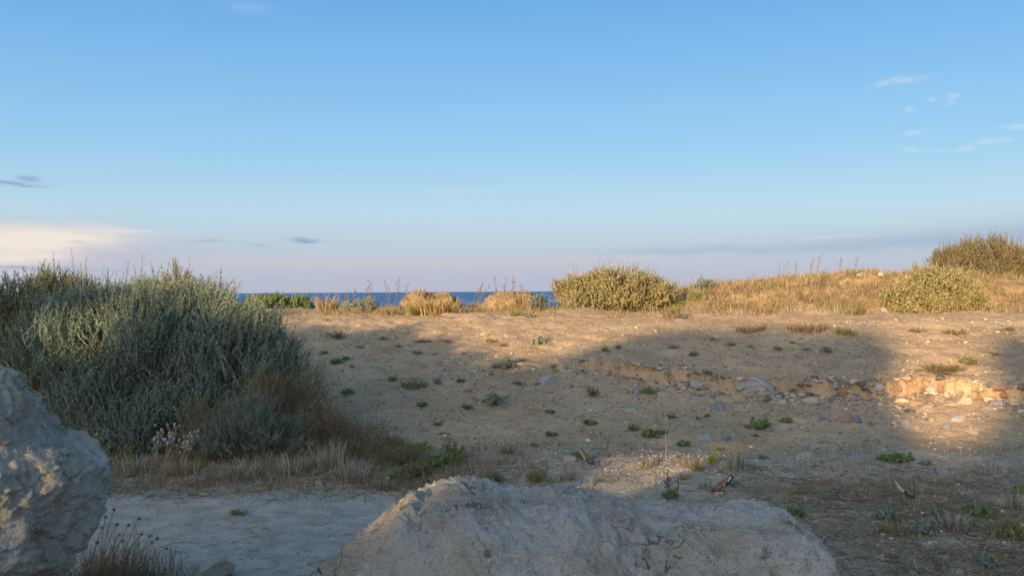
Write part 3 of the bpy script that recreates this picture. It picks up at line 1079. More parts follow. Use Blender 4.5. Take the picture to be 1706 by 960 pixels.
B = 'below the eroded ledge'
SL = [
    (1263, 650, 66, 30, 'grey', 'largest grey slab set in the eroded ledge of the sandy bank'),
    (1233, 655, 18, 11, 'grey', 'small grey stone tucked under the left end of the large ledge slab'),
    (1201, 684, 27, 20, 'blue', 'dark slate-blue stone lying below the left end of the ledge slab'),
    (1189, 664, 11, 11, 'blue', 'small slate stone touching the upper left of the dark slate-blue stone'),
    (1458, 650, 34, 13, 'grey', 'pale topped flat slab jutting from the ledge at the edge of the sunlit patch'),
    (1410, 703, 30, 19, 'orange', 'rounded orange stone on the bank beside slate-blue stones'),
    (1431, 704, 18, 14, 'blue', 'slate-blue stone touching the right side of the orange stone'),
    (1451, 710, 12, 14, 'blue', 'small slate-blue stone second to the right of the orange stone'),
    (1371, 701, 10, 9, 'blue', 'small slate-blue stone standing alone left of the orange stone'),
    (1353, 670, 24, 11, 'pale', 'pale grey oval stone midway between ledge slab and jutting flat slab'),
    (1407, 661, 14, 11, 'red', 'brick-red stone bedded in clay under the ledge'),
    (1390, 657, 12, 10, 'tan', 'tan stone beside the brick-red stone under the ledge'),
    (1389, 645, 18, 13, 'grey', 'grey stone in the ledge above the brick-red stone'),
    (1580, 660, 15, 11, 'pale', 'bright pale stone on the sunlit ledge'),
    (1605, 673, 33, 22, 'tan', 'large tan stone in the sunlit part of the ledge'),
    (1588, 676, 9, 9, 'pale', 'small pale stone just below the bright pale ledge stone'),
    (1552, 652, 16, 12, 'grey', 'grey stone at the left of the sunlit ledge'),
    (1570, 649, 15, 12, 'orange', 'orange stone at the top of the sunlit ledge'),
    (1597, 701, 24, 17, 'grey', 'blocky grey stone in the sunlit patch below the ledge'),
    (1578, 715, 13, 17, 'blue', 'upright blue-grey stone at the foot of the sunlit stones'),
    (1556, 703, 16, 9, 'tan', 'flat tan stone in the middle of the sunlit patch'),
    (1514, 713, 20, 10, 'pale', 'long pale pinkish stone at the left edge of the sunlit patch'),
    (1528, 714, 9, 8, 'tan', 'small tan stone right of the long pale pinkish stone'),
    (1497, 651, 13, 11, 'orange', 'orange stone in the ledge just right of the jutting flat slab'),
    (1520, 662, 19, 10, 'orange', 'low orange clay stone in the sunlit ledge'),
    (1662, 674, 20, 12, 'grey', 'grey stone at the shaded right end of the ledge'),
    (1669, 651, 22, 12, 'orange', 'orange stone on top of the ledge near the right edge'),
    (1678, 665, 18, 12, 'orange', 'orange stone under the ledge near the right edge'),
    (1623, 724, 14, 12, 'pale', 'pale stone at the bottom right corner of the sunlit patch'),
    (1625, 734, 12, 9, 'orange', 'orange stone just below the pale stone of the sunlit patch'),
    (1510, 706, 16, 9, 'grey', 'flat grey stone above the long pale pinkish stone'),
    (1511, 688, 9, 9, 'dark', 'dark stone at the upper left edge of the sunlit patch'),
    (1671, 742, 16, 6, 'tan', 'flat brownish stone in shade at the far right of the bank'),
    (1343, 763, 34, 15, 'pale', 'pale flat stone at the foot of the bank above the dry litter'),
    (1345, 836, 12, 10, 'pale', 'rounded white pebble beyond the right end of the long boulder'),
    (1283, 719, 16, 12, 'blue', 'slate stone touching the right of the bright green weed'),
    (1276, 694, 14, 9, 'blue', 'slate stone above the bright green weed'),
    (1309, 717, 15, 9, 'grey', 'grey stone below the small weed right of the bright green weed'),
    (1210, 735, 16, 12, 'blue', 'slate stone low on the bank straight below the dark slate-blue stone'),
    (1260, 728, 10, 8, 'dark', 'small dark stone low on the bank under the bright green weed'),
    (1463, 727, 10, 7, 'pale', 'small pale stone below the two slate stones right of the orange one'),
    (746, 628, 15, 13, 'grey', 'purplish grey pointed stone on the left part of the bank'),
    (698, 643, 14, 12, 'grey', 'grey stone sitting in the wide grass tuft on the bank'),
    (773, 651, 19, 8, 'tan', 'tan stone below the pointed stone on the left bank'),
    (791, 667, 10, 7, 'red', 'small reddish stone above a green weed on the left bank'),
    (910, 640, 26, 20, 'grey', 'tilted grey stone in a hollow mid bank'),
    (918, 689, 19, 10, 'dark', 'dark jagged stone in the middle of the bank'),
    (1052, 687, 26, 10, 'pale', 'long pale slab lying flat mid bank'),
    (1002, 692, 13, 9, 'tan', 'pinkish tan stone left of the long pale slab'),
    (986, 690, 16, 7, 'grey', 'flat grey stone beside the pinkish tan stone'),
    (962, 710, 10, 8, 'pale', 'small pale stone below the flat grey stone mid bank'),
    (1163, 645, 22, 14, 'grey', 'light grey stone in the rubble left of the large ledge slab'),
    (1061, 656, 12, 9, 'grey', 'grey stone beside a yellowish weed mid bank'),
    (1010, 624, 16, 9, 'tan', 'tan stone in the rubble line at the middle of the bank'),
    (1119, 718, 13, 11, 'grey', 'grey stone right of the cluster of bright weeds'),
    (1089, 690, 9, 11, 'grey', 'small upright grey stone right of the long pale slab'),
    (1163, 700, 11, 8, 'dark', 'dark stone left below the dark slate-blue stone'),
    (1178, 696, 10, 9, 'dark', 'dark stone just under the dark slate-blue stone'),
    (1176, 734, 32, 13, 'grey', 'flat grey slab edge showing at the foot of the bank'),
    (1084, 743, 16, 8, 'grey', 'grey stone below the cluster of bright weeds'),
    (1436, 458, 16, 7, 'tan', 'flat tan stone lying on the crest of the mound'),
    (1467, 459, 13, 8, 'grey', 'grey stone on the mound crest next to the bushes'),
    (1475, 519, 12, 8, 'grey', 'grey stone on the far sand left of the front right bush'),
    (434, 809, 13, 9, 'pale', 'white stone at the edge of the pale path in front of the shrubs'),
    (530, 809, 16, 11, 'pale', 'pale stone at the path edge under the dry grass'),
    (645, 801, 10, 8, 'pale', 'white stone by the green gully plants'),
    (1110, 774, 11, 8, 'pale', 'pale stone on the rim of the low stony rise'),
    (955, 768, 30, 15, 'pale', 'blue-white stone on the ground in front of the hunched sparrow'),
    (985, 812, 14, 12, 'tan', 'golden lit stone on the sunny stony rise behind the boulder'),
    (1092, 812, 11, 9, 'pale', 'pale lit stone on the stony rise left of the dark thistle'),
    (1398, 935, 18, 10, 'pale', 'pale stone beside the right foot of the long boulder'),
    (1437, 930, 20, 8, 'tan', 'tan chip of stone on the littered ground right of the boulder'),
    (1463, 934, 22, 9, 'pale', 'bluish white stone in the litter right of the boulder'),
    (1598, 940, 12, 7, 'pale', 'white chip of stone near the bottom right corner'),
    (690, 752, 16, 9, 'pale', 'pale stone showing in the green gully'),
]
for k, (u, v, w, h, c, lab) in enumerate(SL):
    o = stone(u, v, w, h, c, lab, k)
    if v > 745:
        o['group'] = 'loose stones on the near ground'
# larger foreground rock by the path
stone(346, 968, 68, 46, 'pale', 'small pale rock with brown hollow at the bottom beside the thistles', 3, name='rock', group='limestone boulders in the foreground', sink=.25)

# gravel
def scatter_mesh(n, base, xy, size, flat=(.45, .8)):
    V0, F0 = base
    nv = len(V0)
    x, y = xy
    n = len(x)
    z = hgt(x, y)
    r = np.broadcast_to(size, (n,))
    sc3 = np.stack([rng.uniform(.7, 1.3, n), rng.uniform(.7, 1.3, n), rng.uniform(*flat, n)], -1) * r[:, None]
    a = rng.random(n) * 6.283
    Q = V0[None] * sc3[:, None] * (1 + .3 * rng.normal(size=(n, nv, 1)) * .6)
    X = Q[..., 0] * np.cos(a)[:, None] - Q[..., 1] * np.sin(a)[:, None] + x[:, None]
    Y = Q[..., 0] * np.sin(a)[:, None] + Q[..., 1] * np.cos(a)[:, None] + y[:, None]
    Zz = Q[..., 2] + (z + r * .12)[:, None]
    V = np.stack([X, Y, Zz], -1).reshape(-1, 3)
    F = (F0[None] + (np.arange(n) * nv)[:, None, None]).reshape(-1, 3)
    return V, F


def area(n, x0, x1, y0, y1, dens):
    x = rng.uniform(x0, x1, n)
    y = rng.uniform(y0, y1, n)
    k = rng.random(n) < dens(x, y)
    return x[k], y[k]


def gravel_dens(x, y):
    d = y - ledge_y(x)
    c = np.clip(fbm2(x * 1.1, y * 1.1, 70, 3) + .35, 0, 1)
    led = sstep(-1.5, 1.0, x) * np.exp(-((d + .5) / .75) ** 2)
    rise = np.exp(-((x - 1.2) / .9) ** 2 - ((y - 7.4) / .55) ** 2)
    lr_ = np.exp(-((x + .8) / .9) ** 2 - ((y - 12.6) / .5) ** 2)
    return np.clip(.06 + .6 * led * c + .5 * lr_ * c + .75 * rise + .12 * c + .12 * sstep(7, 5, y) * sstep(1, 2, x), 0, 1)


def gravel_mat():
    m, nt, out = mat('mixed_gravel')
    b = NB(nt)
    g = b.N.new('ShaderNodeNewGeometry')
    cr = b.N.new('ShaderNodeValToRGB')
    b.L.new(g.outputs['Random Per Island'], cr.inputs[0])
    cr.color_ramp.interpolation = 'CONSTANT'
    st = [(0, (.10, .095, .09)), (.16, (.20, .185, .17)), (.34, (.16, .165, .18)), (.48, (.36, .28, .19)), (.66, (.44, .35, .25)), (.91, (.30, .19, .12)), (.975, (.48, .42, .34))]
    e = cr.color_ramp.elements
    while len(e) < len(st):
        e.new(.5)
    for q, (p_, c_) in zip(e, st):
        q.position = p_
        q.color = (*c_, 1)
    b.bsdf(out, cr.outputs[0], .9, None, .15)
    return m


MT['gravel'] = gravel_mat()
gxy = area(90000, -5, 8, 5, 14.5, lambda x, y: gravel_dens(x, y) * (1 - .55 * sstep(-.2, -.8, x) * sstep(7, 6.4, y)))
V, F = scatter_mesh(0, ICO1, gxy, np.minimum(rng.lognormal(math.log(.0085), .5, len(gxy[0])).clip(.0035, .03), np.where((gxy[1] < 6.8) & (gxy[0] < -.3), .007, np.where(gxy[1] < 8.6, .014, .03))))
tag(obj('gravel', mesh('gravel', V, F, MT['gravel'])), 'mixed gravel and small chips strewn over the sandy bank', 'gravel', kind='stuff')

def rubble_dens(x, y):
    d = y - ledge_y(x)
    return np.clip(sstep(-.3, 1.2, x) * (np.exp(-((d + .05) / .13) ** 2) * .9 + .35 * np.exp(-((d + .5) / .5) ** 2) * sstep(-.1, .4, fbm2(x * 1.3, y * 1.3, 77, 2))), 0, 1)


rxy = area(16000, -1, 8, 9, 13.5, rubble_dens)
V, F = scatter_mesh(0, rock_shape(ICO2, 333, 7, .1), rxy, rng.lognormal(math.log(.022), .55, len(rxy[0])).clip(.007, .065), (.4, .75))
tag(obj('rubble', mesh('rubble', V, F, MT['gravel'])), 'broken rubble weathering out along the eroded ledge', 'rubble', kind='stuff')

def clod_dens(x, y):
    d = y - ledge_y(x)
    return np.clip(sstep(.2, 1.6, x) * np.exp(-((d - .0) / .08) ** 2) * sstep(-.35, .2, fbm2(x * 1.8, y * .2, 78, 2)), 0, 1)


cxy = area(9000, 0, 8, 9, 13.5, clod_dens)
MT['clod'] = plain_mat('soil_crust', (0.13, 0.09, 0.055), (0.26, 0.185, 0.115), 12, .95, .01)
V, F = scatter_mesh(0, rock_shape(ICO2, 334, 6, .2), cxy, rng.lognormal(math.log(.03), .4, len(cxy[0])).clip(.012, .07), (.3, .6))
bxy = area(60000, -4.5, 7.5, 8.6, 16, lambda x, y: np.clip(.12 + .7 * sstep(.0, .5, fbm2(x * 1.9, y * 1.9, 79, 3)), 0, 1) * sstep(16, 13, y))
V2, F2 = scatter_mesh(0, ICO1, bxy, rng.lognormal(math.log(.0075), .45, len(bxy[0])).clip(.003, .02), (.4, .8))
tag(obj('soil_crumbs', mesh('soil_crumbs', V2, F2, MT['clod'])), 'brown crumbs of soil strewn in drifts over the bank', 'soil', kind='stuff')
tag(obj('soil_crust', mesh('soil_crust', V, F, MT['clod'])), 'crumbling brown soil crust along the lip of the ledge', 'soil', kind='stuff')

# ------------------------------------------------------------------ shrubs on the left
def lobe(u, v, y, rx, ry, rz):
    p = W(u, v, y)
    return (p[0], p[1], p[2], rx, ry, rz)


def gpt(u, y):
    x = W(u, 480, y)[0]
    return (x, y, H(x, y))


shrub('saltbush', 'large grey-green saltbush with upright shoots filling the left side above the boulder', gpt(240, 9.15),
      [lobe(245, 612, 9.1, .92, .85, .83), lobe(395, 610, 8.95, .60, .62, .66), lobe(135, 590, 9.2, .70, .7, .72), lobe(455, 640, 8.8, .36, .42, .52),
       lobe(330, 578, 9.4, .65, .6, .64), lobe(195, 574, 9.3, .6, .6, .64), lobe(300, 705, 8.6, .8, .5, .42), lobe(170, 680, 8.75, .6, .5, .40), lobe(420, 705, 8.7, .5, .4, .40), lobe(230, 730, 8.65, .7, .4, .3)],
      9600, .033, .017, MT['salt'], L=(.16, .38), nl=24, a0=42, sprigs=85, lump=.3, jitter=.32, branch=60, seed=1, lean=(.10, 0), bark='greystem', group='saltbushes on the left')
shrub('saltbush', 'olive saltbush at the far left edge behind the tall boulder', gpt(40, 10.2),
      [lobe(60, 575, 10.2, .85, .8, .80), lobe(-60, 590, 10.0, .8, .8, .75), lobe(95, 505, 10.3, .45, .5, .40), lobe(20, 620, 9.5, .6, .5, .5)],
      3600, .032, .017, MT['olive'], L=(.14, .30), nl=22, sprigs=26, branch=40, seed=2, group='saltbushes on the left')
shrub('saltbush', 'sunlit olive saltbush crown rising behind the large grey-green saltbush', gpt(290, 10.5),
      [lobe(292, 540, 10.5, .62, .6, .60), lobe(190, 555, 10.4, .7, .6, .58), lobe(360, 560, 10.4, .5, .5, .5)],
      2800, .032, .016, MT['olive'], L=(.14, .30), nl=22, sprigs=26, branch=30, seed=3, group='saltbushes on the left')
shrub('cushion_shrub', 'dense dark grey-green cushion shrub in front of the large saltbush', gpt(415, 7.75),
      [lobe(412, 718, 7.7, .34, .32, .30), lobe(466, 735, 7.75, .28, .28, .22), lobe(360, 738, 7.7, .24, .28, .20)],
      900, .022, .006, MT['cushion'], L=(.08, .16), nl=34, up=.5, outw=.8, branch=20, seed=4, stemr=.002)
for k, (u, v, y, rx, rz, lab) in enumerate([
        (515, 665, 8.3, .22, .34, 'rust-brown dried bush at the right flank of the large saltbush'),
        (345, 712, 8.0, .28, .32, 'rust-brown dried bush left of the dark cushion shrub'),
        (548, 722, 8.05, .28, .27, 'reddish dried bush right of the dark cushion shrub'),
        (600, 745, 8.0, .32, .24, 'low brown-green dried bush where the bank meets the shrubs'),
        (655, 765, 7.7, .24, .16, 'small brown-green dried bush at the left rim of the gully'),
        (450, 665, 8.2, .24, .28, 'thin golden-brown dried bush above the cushion shrub')]):
    shrub('dried_bush', lab, gpt(u, y), [lobe(u, v, y, rx, rx * .9, rz), lobe(u, v + 25, y - .05, rx * .9, rx * .8, rz * .7)], 380, .022, .005,
          MT['rust'] if k not in (3, 4) else MT['ogreen'], L=(.14, .30), nl=26, up=.7, outw=.5, branch=22, seed=20 + k, stemr=.0016, bark='seed', group='dried bushes around the saltbush', jitter=.35)

# ------------------------------------------------------------------ far bushes
shrub('saltbush', 'rounded sunlit bush on the sandy rim in the middle distance', gpt(1022, 18.2),
      [lobe(1030, 490, 18.2, .95, .8, .52), lobe(960, 492, 18.1, .50, .6, .40), lobe(1095, 496, 18.2, .42, .6, .36), lobe(1010, 505, 17.8, .9, .5, .32)],
      3300, .042, .021, MT['far'], L=(.14, .32), nl=17, sprigs=60, lump=.32, jitter=.34, branch=50, seed=6, up=.7, outw=.7, stemr=.005, group='bushes on the rim')
shrub('saltbush', 'golden-green bush at the foot of the mound on the right, the nearer of two', gpt(1555, 16.6),
      [lobe(1560, 492, 16.6, .72, .7, .52), lobe(1510, 505, 16.5, .42, .5, .36), lobe(1610, 505, 16.5, .36, .5, .36), lobe(1555, 512, 16.3, .75, .4, .22)],
      2700, .042, .022, MT['far'], L=(.14, .30), nl=17, sprigs=40, lump=.32, jitter=.34, branch=40, seed=7, up=.75, outw=.6, stemr=.005, group='bushes on the rim')
shrub('saltbush', 'darker round bush on top of the mound behind the golden-green bush', gpt(1640, 19.2),
      [lobe(1640, 441, 19.2, 1.0, .8, .56), lobe(1710, 448, 19.3, .75, .7, .50), lobe(1590, 446, 19.2, .55, .6, .44), lobe(1650, 460, 19.0, .9, .6, .3)],
      3200, .042, .02, MT['fardark'], L=(.16, .34), nl=17, sprigs=55, lump=.3, jitter=.34, branch=50, seed=8, up=.7, outw=.7, stemr=.005, group='bushes on the rim')
shrub('green_shrub', 'low bright green spreading shrub against the sea behind the saltbush', gpt(468, 26),
      [lobe(455, 508, 26, .58, .6, .30), lobe(497, 510, 26.2, .48, .6, .26), lobe(428, 510, 26, .4, .5, .26)],
      1100, .055, .036, MT['green'], L=(.1, .2), nl=16, up=.5, outw=.9, branch=24, seed=9)
shrub('small_bush', 'small grey-green bush on the skyline at the left end of the mound', gpt(1177, 19.4),
      [lobe(1177, 474, 19.4, .17, .18, .13), lobe(1165, 478, 19.4, .12, .15, .10)], 130, .04, .02, MT['grey'], L=(.08, .16), nl=14, branch=8, seed=10)
shrub('small_bush', 'grey-green sea holly clump left of the first sandy hummock', gpt(612, 18.6),
      [lobe(612, 513, 18.6, .30, .3, .18), lobe(590, 517, 18.6, .2, .2, .14)], 260, .045, .026, MT['grey'], L=(.08, .18), nl=14, branch=10, seed=12)
shrub('small_bush', 'dark green tuft at the right end of the second sandy hummock', gpt(893, 19.0),
      [lobe(893, 505, 19.0, .20, .25, .17)], 170, .04, .02, MT['grey'], L=(.08, .2), nl=14, branch=8, seed=13)
shrub('young_bush', 'thin green sapling growing at the shadow edge below the mound', gpt(1127, 15.4),
      [lobe(1127, 537, 15.4, .20, .2, .16), lobe(1120, 522, 15.4, .14, .14, .13)], 120, .035, .02, MT['ogreen'], L=(.1, .2), nl=12, branch=8, seed=14)


# ------------------------------------------------------------------ hummocks
def hummock(u0, u1, vt, y, seed, label):
    a, b_ = W(u0, vt, y), W(u1, vt, y)
    cx, hw = (a[0] + b_[0]) / 2, (b_[0] - a[0]) / 2
    zb = H(cx, y) - .08
    top = a[2]
    n, m = 110, 60
    x = np.linspace(-1.12, 1.12, n)
    prof = np.clip(1 - np.abs(x / 1.12) ** 3.2, 0, 1) ** .8
    ph = np.linspace(0, np.pi, m)
    Z = zb + (top - zb) * prof[:, None] * np.sin(ph)[None] ** .5
    Y = y - np.cos(ph)[None] * .55 * (.3 + .7 * prof[:, None])
    V = np.stack([np.broadcast_to(cx + x[:, None] * hw, Z.shape), Y, Z], -1).reshape(-1, 3)
    i, j = np.meshgrid(np.arange(n - 1), np.arange(m - 1), indexing='ij')
    F = np.stack([i * m + j, (i + 1) * m + j, (i + 1) * m + j + 1, i * m + j + 1], -1).reshape(-1, 4)
    V = finish_rock(V, F, seed, [(2.2, .08, 'f'), (3, .05, 'v'), (8, .035, 'f'), (20, .018, 'f')])
    b0 = np.array([cx, y, zb + .08])
    o = obj('sandy_hummock', mesh('sandy_hummock', V - b0, F, MT['hummock'], True), loc=tuple(b0))
    tag(o, label, 'hummock', 'eroded hummocks on the rim')
    g = V.reshape(n, m, 3)
    ki, kj = rng.integers(4, n - 4, 900), (m * .42 * rng.random(900) ** .8).astype(int)
    q = g[ki, kj] - b0
    keep = rng.random(900) < np.clip(.15 + 1.1 * sstep(-.1, .3, fbm2(ki / 14., kj / 9., seed, 2)), 0, 1)
    q = q[keep]
    for nm, mm, sel in (('dry_grass', 'straw', rng.random(len(q)) < .6),):
        Vb, Fb = blades(q[sel], rng.uniform(.04, .13, sel.sum()), .010, np.abs(rng.normal(.7, .3, sel.sum())))
        obj(nm, mesh(nm, Vb, Fb, MT[mm]), o)['kind'] = 'stuff'
        Vb, Fb = blades(q[~sel], rng.uniform(.05, .15, (~sel).sum()), .010, np.abs(rng.normal(.7, .3, (~sel).sum())))
        obj('rusty_plants', mesh('rusty_plants', Vb, Fb, MT['rust']), o)['kind'] = 'stuff'


MT['hummock'] = limestone('crumbling_sandstone', (0.34, 0.25, 0.14), (0.29, 0.20, 0.10), (0.20, 0.13, 0.06), (0.12, 0.08, 0.05))
hummock(668, 764, 490, 20.0, 3, 'crumbling sandy hummock with bare pale top on the rim, left of two')
hummock(805, 905, 490, 20.5, 8, 'crumbling sandy hummock beside the rounded middle bush, right of two')


# ------------------------------------------------------------------ weeds
def weed_proto(name, n, ll, lw, mt_, nl, up, outw, L, seed):
    lob = [(0, 0, .05, .8, .8, .62)]
    p, o = lobe_points(lob, n, inner=.2, lump=.3, seed=seed)
    k = p[:, 2] > 0
    p, o = p[k], o[k]
    D = norm(o * outw + np.array([0, 0, up]) + rng.normal(size=p.shape) * .3)
    Ls = rng.uniform(*L, len(p))
    pb = p - D * Ls[:, None] * .8
    pb[:, 2] = np.maximum(pb[:, 2], -.02)
    V, F = shoots(pb, D, Ls, nl, ll, lw, a0=60)
    V[:, 2] = np.maximum(V[:, 2], .01)
    f = mesh('leaves', V, F, mt_)
    V, F = join([sticks(np.stack([p[:, 0] * .1, p[:, 1] * .1, p[:, 2] * 0 - .05], -1), pb + D * Ls[:, None] * .9, .012)])
    return f, mesh('stems', V, F, MT['ogreen'])


WP = {}
for kind, args in {'green': (46, .24, .17, MT['green'], 9, .5, .8, (.2, .45)), 'ygreen': (40, .20, .13, MT['ygreen'], 9, .9, .5, (.3, .6)),
                   'grey': (44, .22, .12, MT['grey'], 10, .7, .7, (.25, .5)), 'dry': (46, .16, .03, MT['brown'], 12, .6, .6, (.3, .6)),
                   'olive': (44, .22, .07, MT['ogreen'], 10, .8, .6, (.3, .6))}.items():
    WP[kind] = [weed_proto(kind, *args, seed=50 + q) for q in range(3)]


def weed(u, v, w, kind, label, hfac=.8, name='weed', group='weeds on the sandy bank', k=0):
    p = P(u, v + w * .3)
    hfac = .4 if label.startswith('flat') else hfac
    s = w * PX(p[1]) / 1.35 * rng.uniform(.8, 1.12)
    t = thing(name, label, 'plant', p, rng.random() * 6.28, group)
    t.scale = (s, s, s * hfac)
    f, st = WP[kind][k % 3]
    obj('leaves', f, t)
    obj('stems', st, t)


WL = [
    (728, 635, 19, 'grey', 'small blue-grey weed right of the wide grass tuft'),
    (654, 630, 17, 'green', 'small green weed left of the wide grass tuft'),
    (767, 633, 14, 'green', 'tiny green weed right of the purplish pointed stone'),
    (848, 603, 34, 'grey', 'upper grey-green weed of the cluster mid bank'),
    (828, 607, 20, 'grey', 'small grey-green weed at the left of the upper cluster'),
    (824, 660, 46, 'grey', 'largest grey-green weed on the left half of the bank'),
    (777, 676, 20, 'green', 'green weed left below the largest grey-green weed'),
    (704, 672, 20, 'green', 'green weed on bare sand below the wide grass tuft'),
    (730, 705, 16, 'green', 'small green weed low on the left bank'),
    (900, 566, 27, 'grey', 'grey-green weed near the sunlit rim'),
    (815, 566, 18, 'ygreen', 'yellow-green weed on the upper bank left of the grey-green rim weed'),
    (560, 600, 22, 'green', 'green weed on the bank beside the saltbush, upper of two'),
    (576, 596, 14, 'green', 'small green weed touching the upper weed beside the saltbush'),
    (579, 652, 18, 'green', 'green weed on the bank beside the saltbush, lower of two'),
    (586, 610, 10, 'olive', 'tiny olive weed between the two weeds beside the saltbush'),
    (987, 654, 24, 'olive', 'olive weed with pale tips mid bank left of the long pale slab'),
    (1080, 650, 22, 'ygreen', 'yellowish weed in the rubble above the long pale slab'),
    (983, 702, 19, 'green', 'dull green weed below the flat grey stone'),
    (1055, 711, 23, 'green', 'rounded green weed, left of the bright weed cluster'),
    (1085, 722, 26, 'green', 'bright green weed at the left of the leafy pair low on the bank'),
    (1104, 718, 20, 'green', 'bright green weed at the right of the leafy pair low on the bank'),
    (1119, 693, 15, 'green', 'small green weed above the leafy pair'),
    (1139, 737, 24, 'green', 'green weed at the foot of the bank right of the leafy pair'),
    (919, 722, 18, 'green', 'rounded green weed low in the middle of the bank'),
    (1265, 704, 36, 'green', 'largest bright green weed on the right half of the bank'),
    (1311, 699, 19, 'green', 'small green weed right of the largest bright green weed'),
    (1480, 760, 32, 'green', 'left half of a leafy green weed pair in front of the sunlit patch'),
    (1503, 760, 34, 'green', 'right half of a leafy green weed pair in front of the sunlit patch'),
    (1543, 770, 20, 'green', 'small green weed right of the leafy pair in front of the sunlit patch'),
    (1272, 762, 13, 'green', 'tiny green weed at the foot of the bank above the litter'),
    (1008, 582, 12, 'ygreen', 'yellow-green seedling above the rubble line at the shadow edge'),
    (1030, 577, 14, 'olive', 'olive seedling right of the yellow-green one at the shadow edge'),
    (1156, 590, 14, 'olive', 'dark seedling on smooth shaded sand below the sapling'),
    (1218, 572, 16, 'ygreen', 'yellowish low weed on the shaded sand under the mound'),
    (1295, 580, 14, 'olive', 'small olive weed on shaded sand, middle of three'),
    (1375, 583, 18, 'olive', 'dark green weed on shaded sand left of the sunlit strip'),
    (1250, 577, 11, 'grey', 'grey seedling on shaded sand right of the yellowish low weed'),
    (1177, 620, 15, 'olive', 'olive weed at the ledge left of the large slab'),
    (1612, 601, 26, 'olive', 'green sprig at the right end of the dead brown shrub'),
    (1323, 850, 40, 'green', 'dark green weed just beyond the right end of the long boulder'),
    (1629, 850, 36, 'green', 'leafy green weed in the dry litter at the right'),
    (1655, 852, 20, 'ygreen', 'yellow weed touching the leafy green weed at the right'),
    (1560, 853, 24, 'green', 'green weed in the litter below the streaked sparrow'),
    (1703, 815, 34, 'ygreen', 'yellow-green plant cut by the right edge'),
    (1648, 935, 34, 'grey', 'bluish green weed near the bottom right corner'),
    (1540, 880, 40, 'grey', 'grey-green sprawling weed in the litter on the right'),
    (1480, 855, 46, 'grey', 'grey weed clump in front of the streaked sparrow'),
    (1680, 880, 60, 'olive', 'dull green spreading weed at the right edge above the corner'),
    (1215, 800, 26, 'grey', 'grey weed beside the black-capped sparrow'),
    (960, 757, 24, 'green', 'dark green weed behind the blue-white stone'),
    (1117, 822, 28, 'green', 'dark green weed around the foot of the thistle on the stony rise'),
    (830, 796, 24, 'olive', 'olive weed behind the peak of the long boulder'),
    (895, 792, 40, 'olive', 'grassy weed behind the dip of the long boulder'),
    (700, 742, 44, 'ygreen', 'bright yellow-green weed at the top of the gully'),
    (735, 765, 38, 'green', 'dark green weed in the middle of the gully'),
    (695, 780, 48, 'olive', 'large dark green weed filling the gully beside the long boulder'),
    (660, 790, 26, 'green', 'green weed at the left rim of the gully'),
    (755, 752, 46, 'olive', 'olive weed with pale spikes at the right of the gully'),
    (655, 735, 34, 'olive', 'olive weed between the dried bush and the gully'),
    (396, 847, 34, 'olive', 'flat green weed alone on the pale path'),
    (210, 760, 34, 'olive', 'feathery green weed beside the tall boulder'),
    (1430, 517, 26, 'olive', 'green clump on the mound foot left of the golden-green bush'),
    (860, 520, 22, 'ygreen', 'yellow-green clump on sand in front of the second hummock'),
    (880, 524, 20, 'grey', 'grey clump right of the yellow-green clump before the second hummock'),
    (1127, 503, 26, 'ygreen', 'yellow-green clump at the right foot of the rounded middle bush'),
]
for k, (u, v, w, kind, lab) in enumerate(WL):
    weed(u, v, w, kind, lab, 1.0 if kind != 'olive' else 1.2, k=k, group='weeds on the sandy bank' if v < 745 else 'weeds on the near ground')
DRY = [(700, 565, 20), (714, 566, 16), (741, 566, 18), (695, 584, 20), (773, 587, 14), (725, 587, 14), (837, 572, 18), (865, 634, 26), (1057, 606, 14),
       (1101, 606, 11), (1189, 563, 16), (1124, 575, 20), (560, 552, 40), (640, 560, 22), (600, 575, 18), (540, 585, 18), (665, 575, 14), (1345, 580, 14),
       (1320, 568, 16), (870, 598, 16), (1660, 588, 18), (1200, 745, 22), (740, 720, 18), (850, 745, 40), (890, 738, 24), (1010, 755, 20), (1530, 545, 30), (1590, 548, 34), (1680, 545, 24)]
DRYL = ['left of a withered pair on the upper left bank', 'right of a withered pair on the upper left bank', 'right of the withered pair, alone under the hummocks', 'below the withered pair on the upper left bank',
        'under the yellow-green weed of the upper bank', 'in the middle of the upper left bank', 'right of the yellow-green weed of the upper bank', 'in the hollow beside the largest grey-green weed',
        'above the rubble line at mid bank', 'at the left end of the smooth shaded sand', 'under the brown scrub at the left', 'under the thin green sapling', 'largest of its kind, on the rim beyond the saltbush',
        'on the left rim below the sea holly clump', 'on the left rim nearer the saltbush', 'just above the green weed beside the saltbush', 'between left rim and withered pair', 'on smooth shaded sand near the dark green weed',
        'directly below the right brown scrub', 'above the upper grey-green weed cluster', 'at the right edge above the ledge', 'at the foot of the bank above the upright yellow plant', 'low on the left bank near the gully',
        'broadest one at the foot of the mid bank', 'at the foot of the mid bank, right of the broadest', 'behind the hunched sparrow', 'on sunlit sand under the golden-green bush, left of three', 'on sunlit sand under the golden-green bush, middle of three', 'on sunlit sand by the right edge, right of three']
for k, (u, v, w) in enumerate(DRY):
    weed(u, v, w, 'dry', 'withered brown tuft ' + DRYL[k], .7, 'dry_tuft', 'small withered tufts on the sand', k)
for k, (u, v, w) in enumerate([(1555, 606, 50), (1585, 604, 52), (1570, 612, 40)]):
    weed(u, v, w, 'dry', ['left', 'right', 'front'][k] + ' clump of the dead brown shrub in the sunlit strip', .7, 'dead_shrub', 'dead brown shrub in the sunlit strip', k)


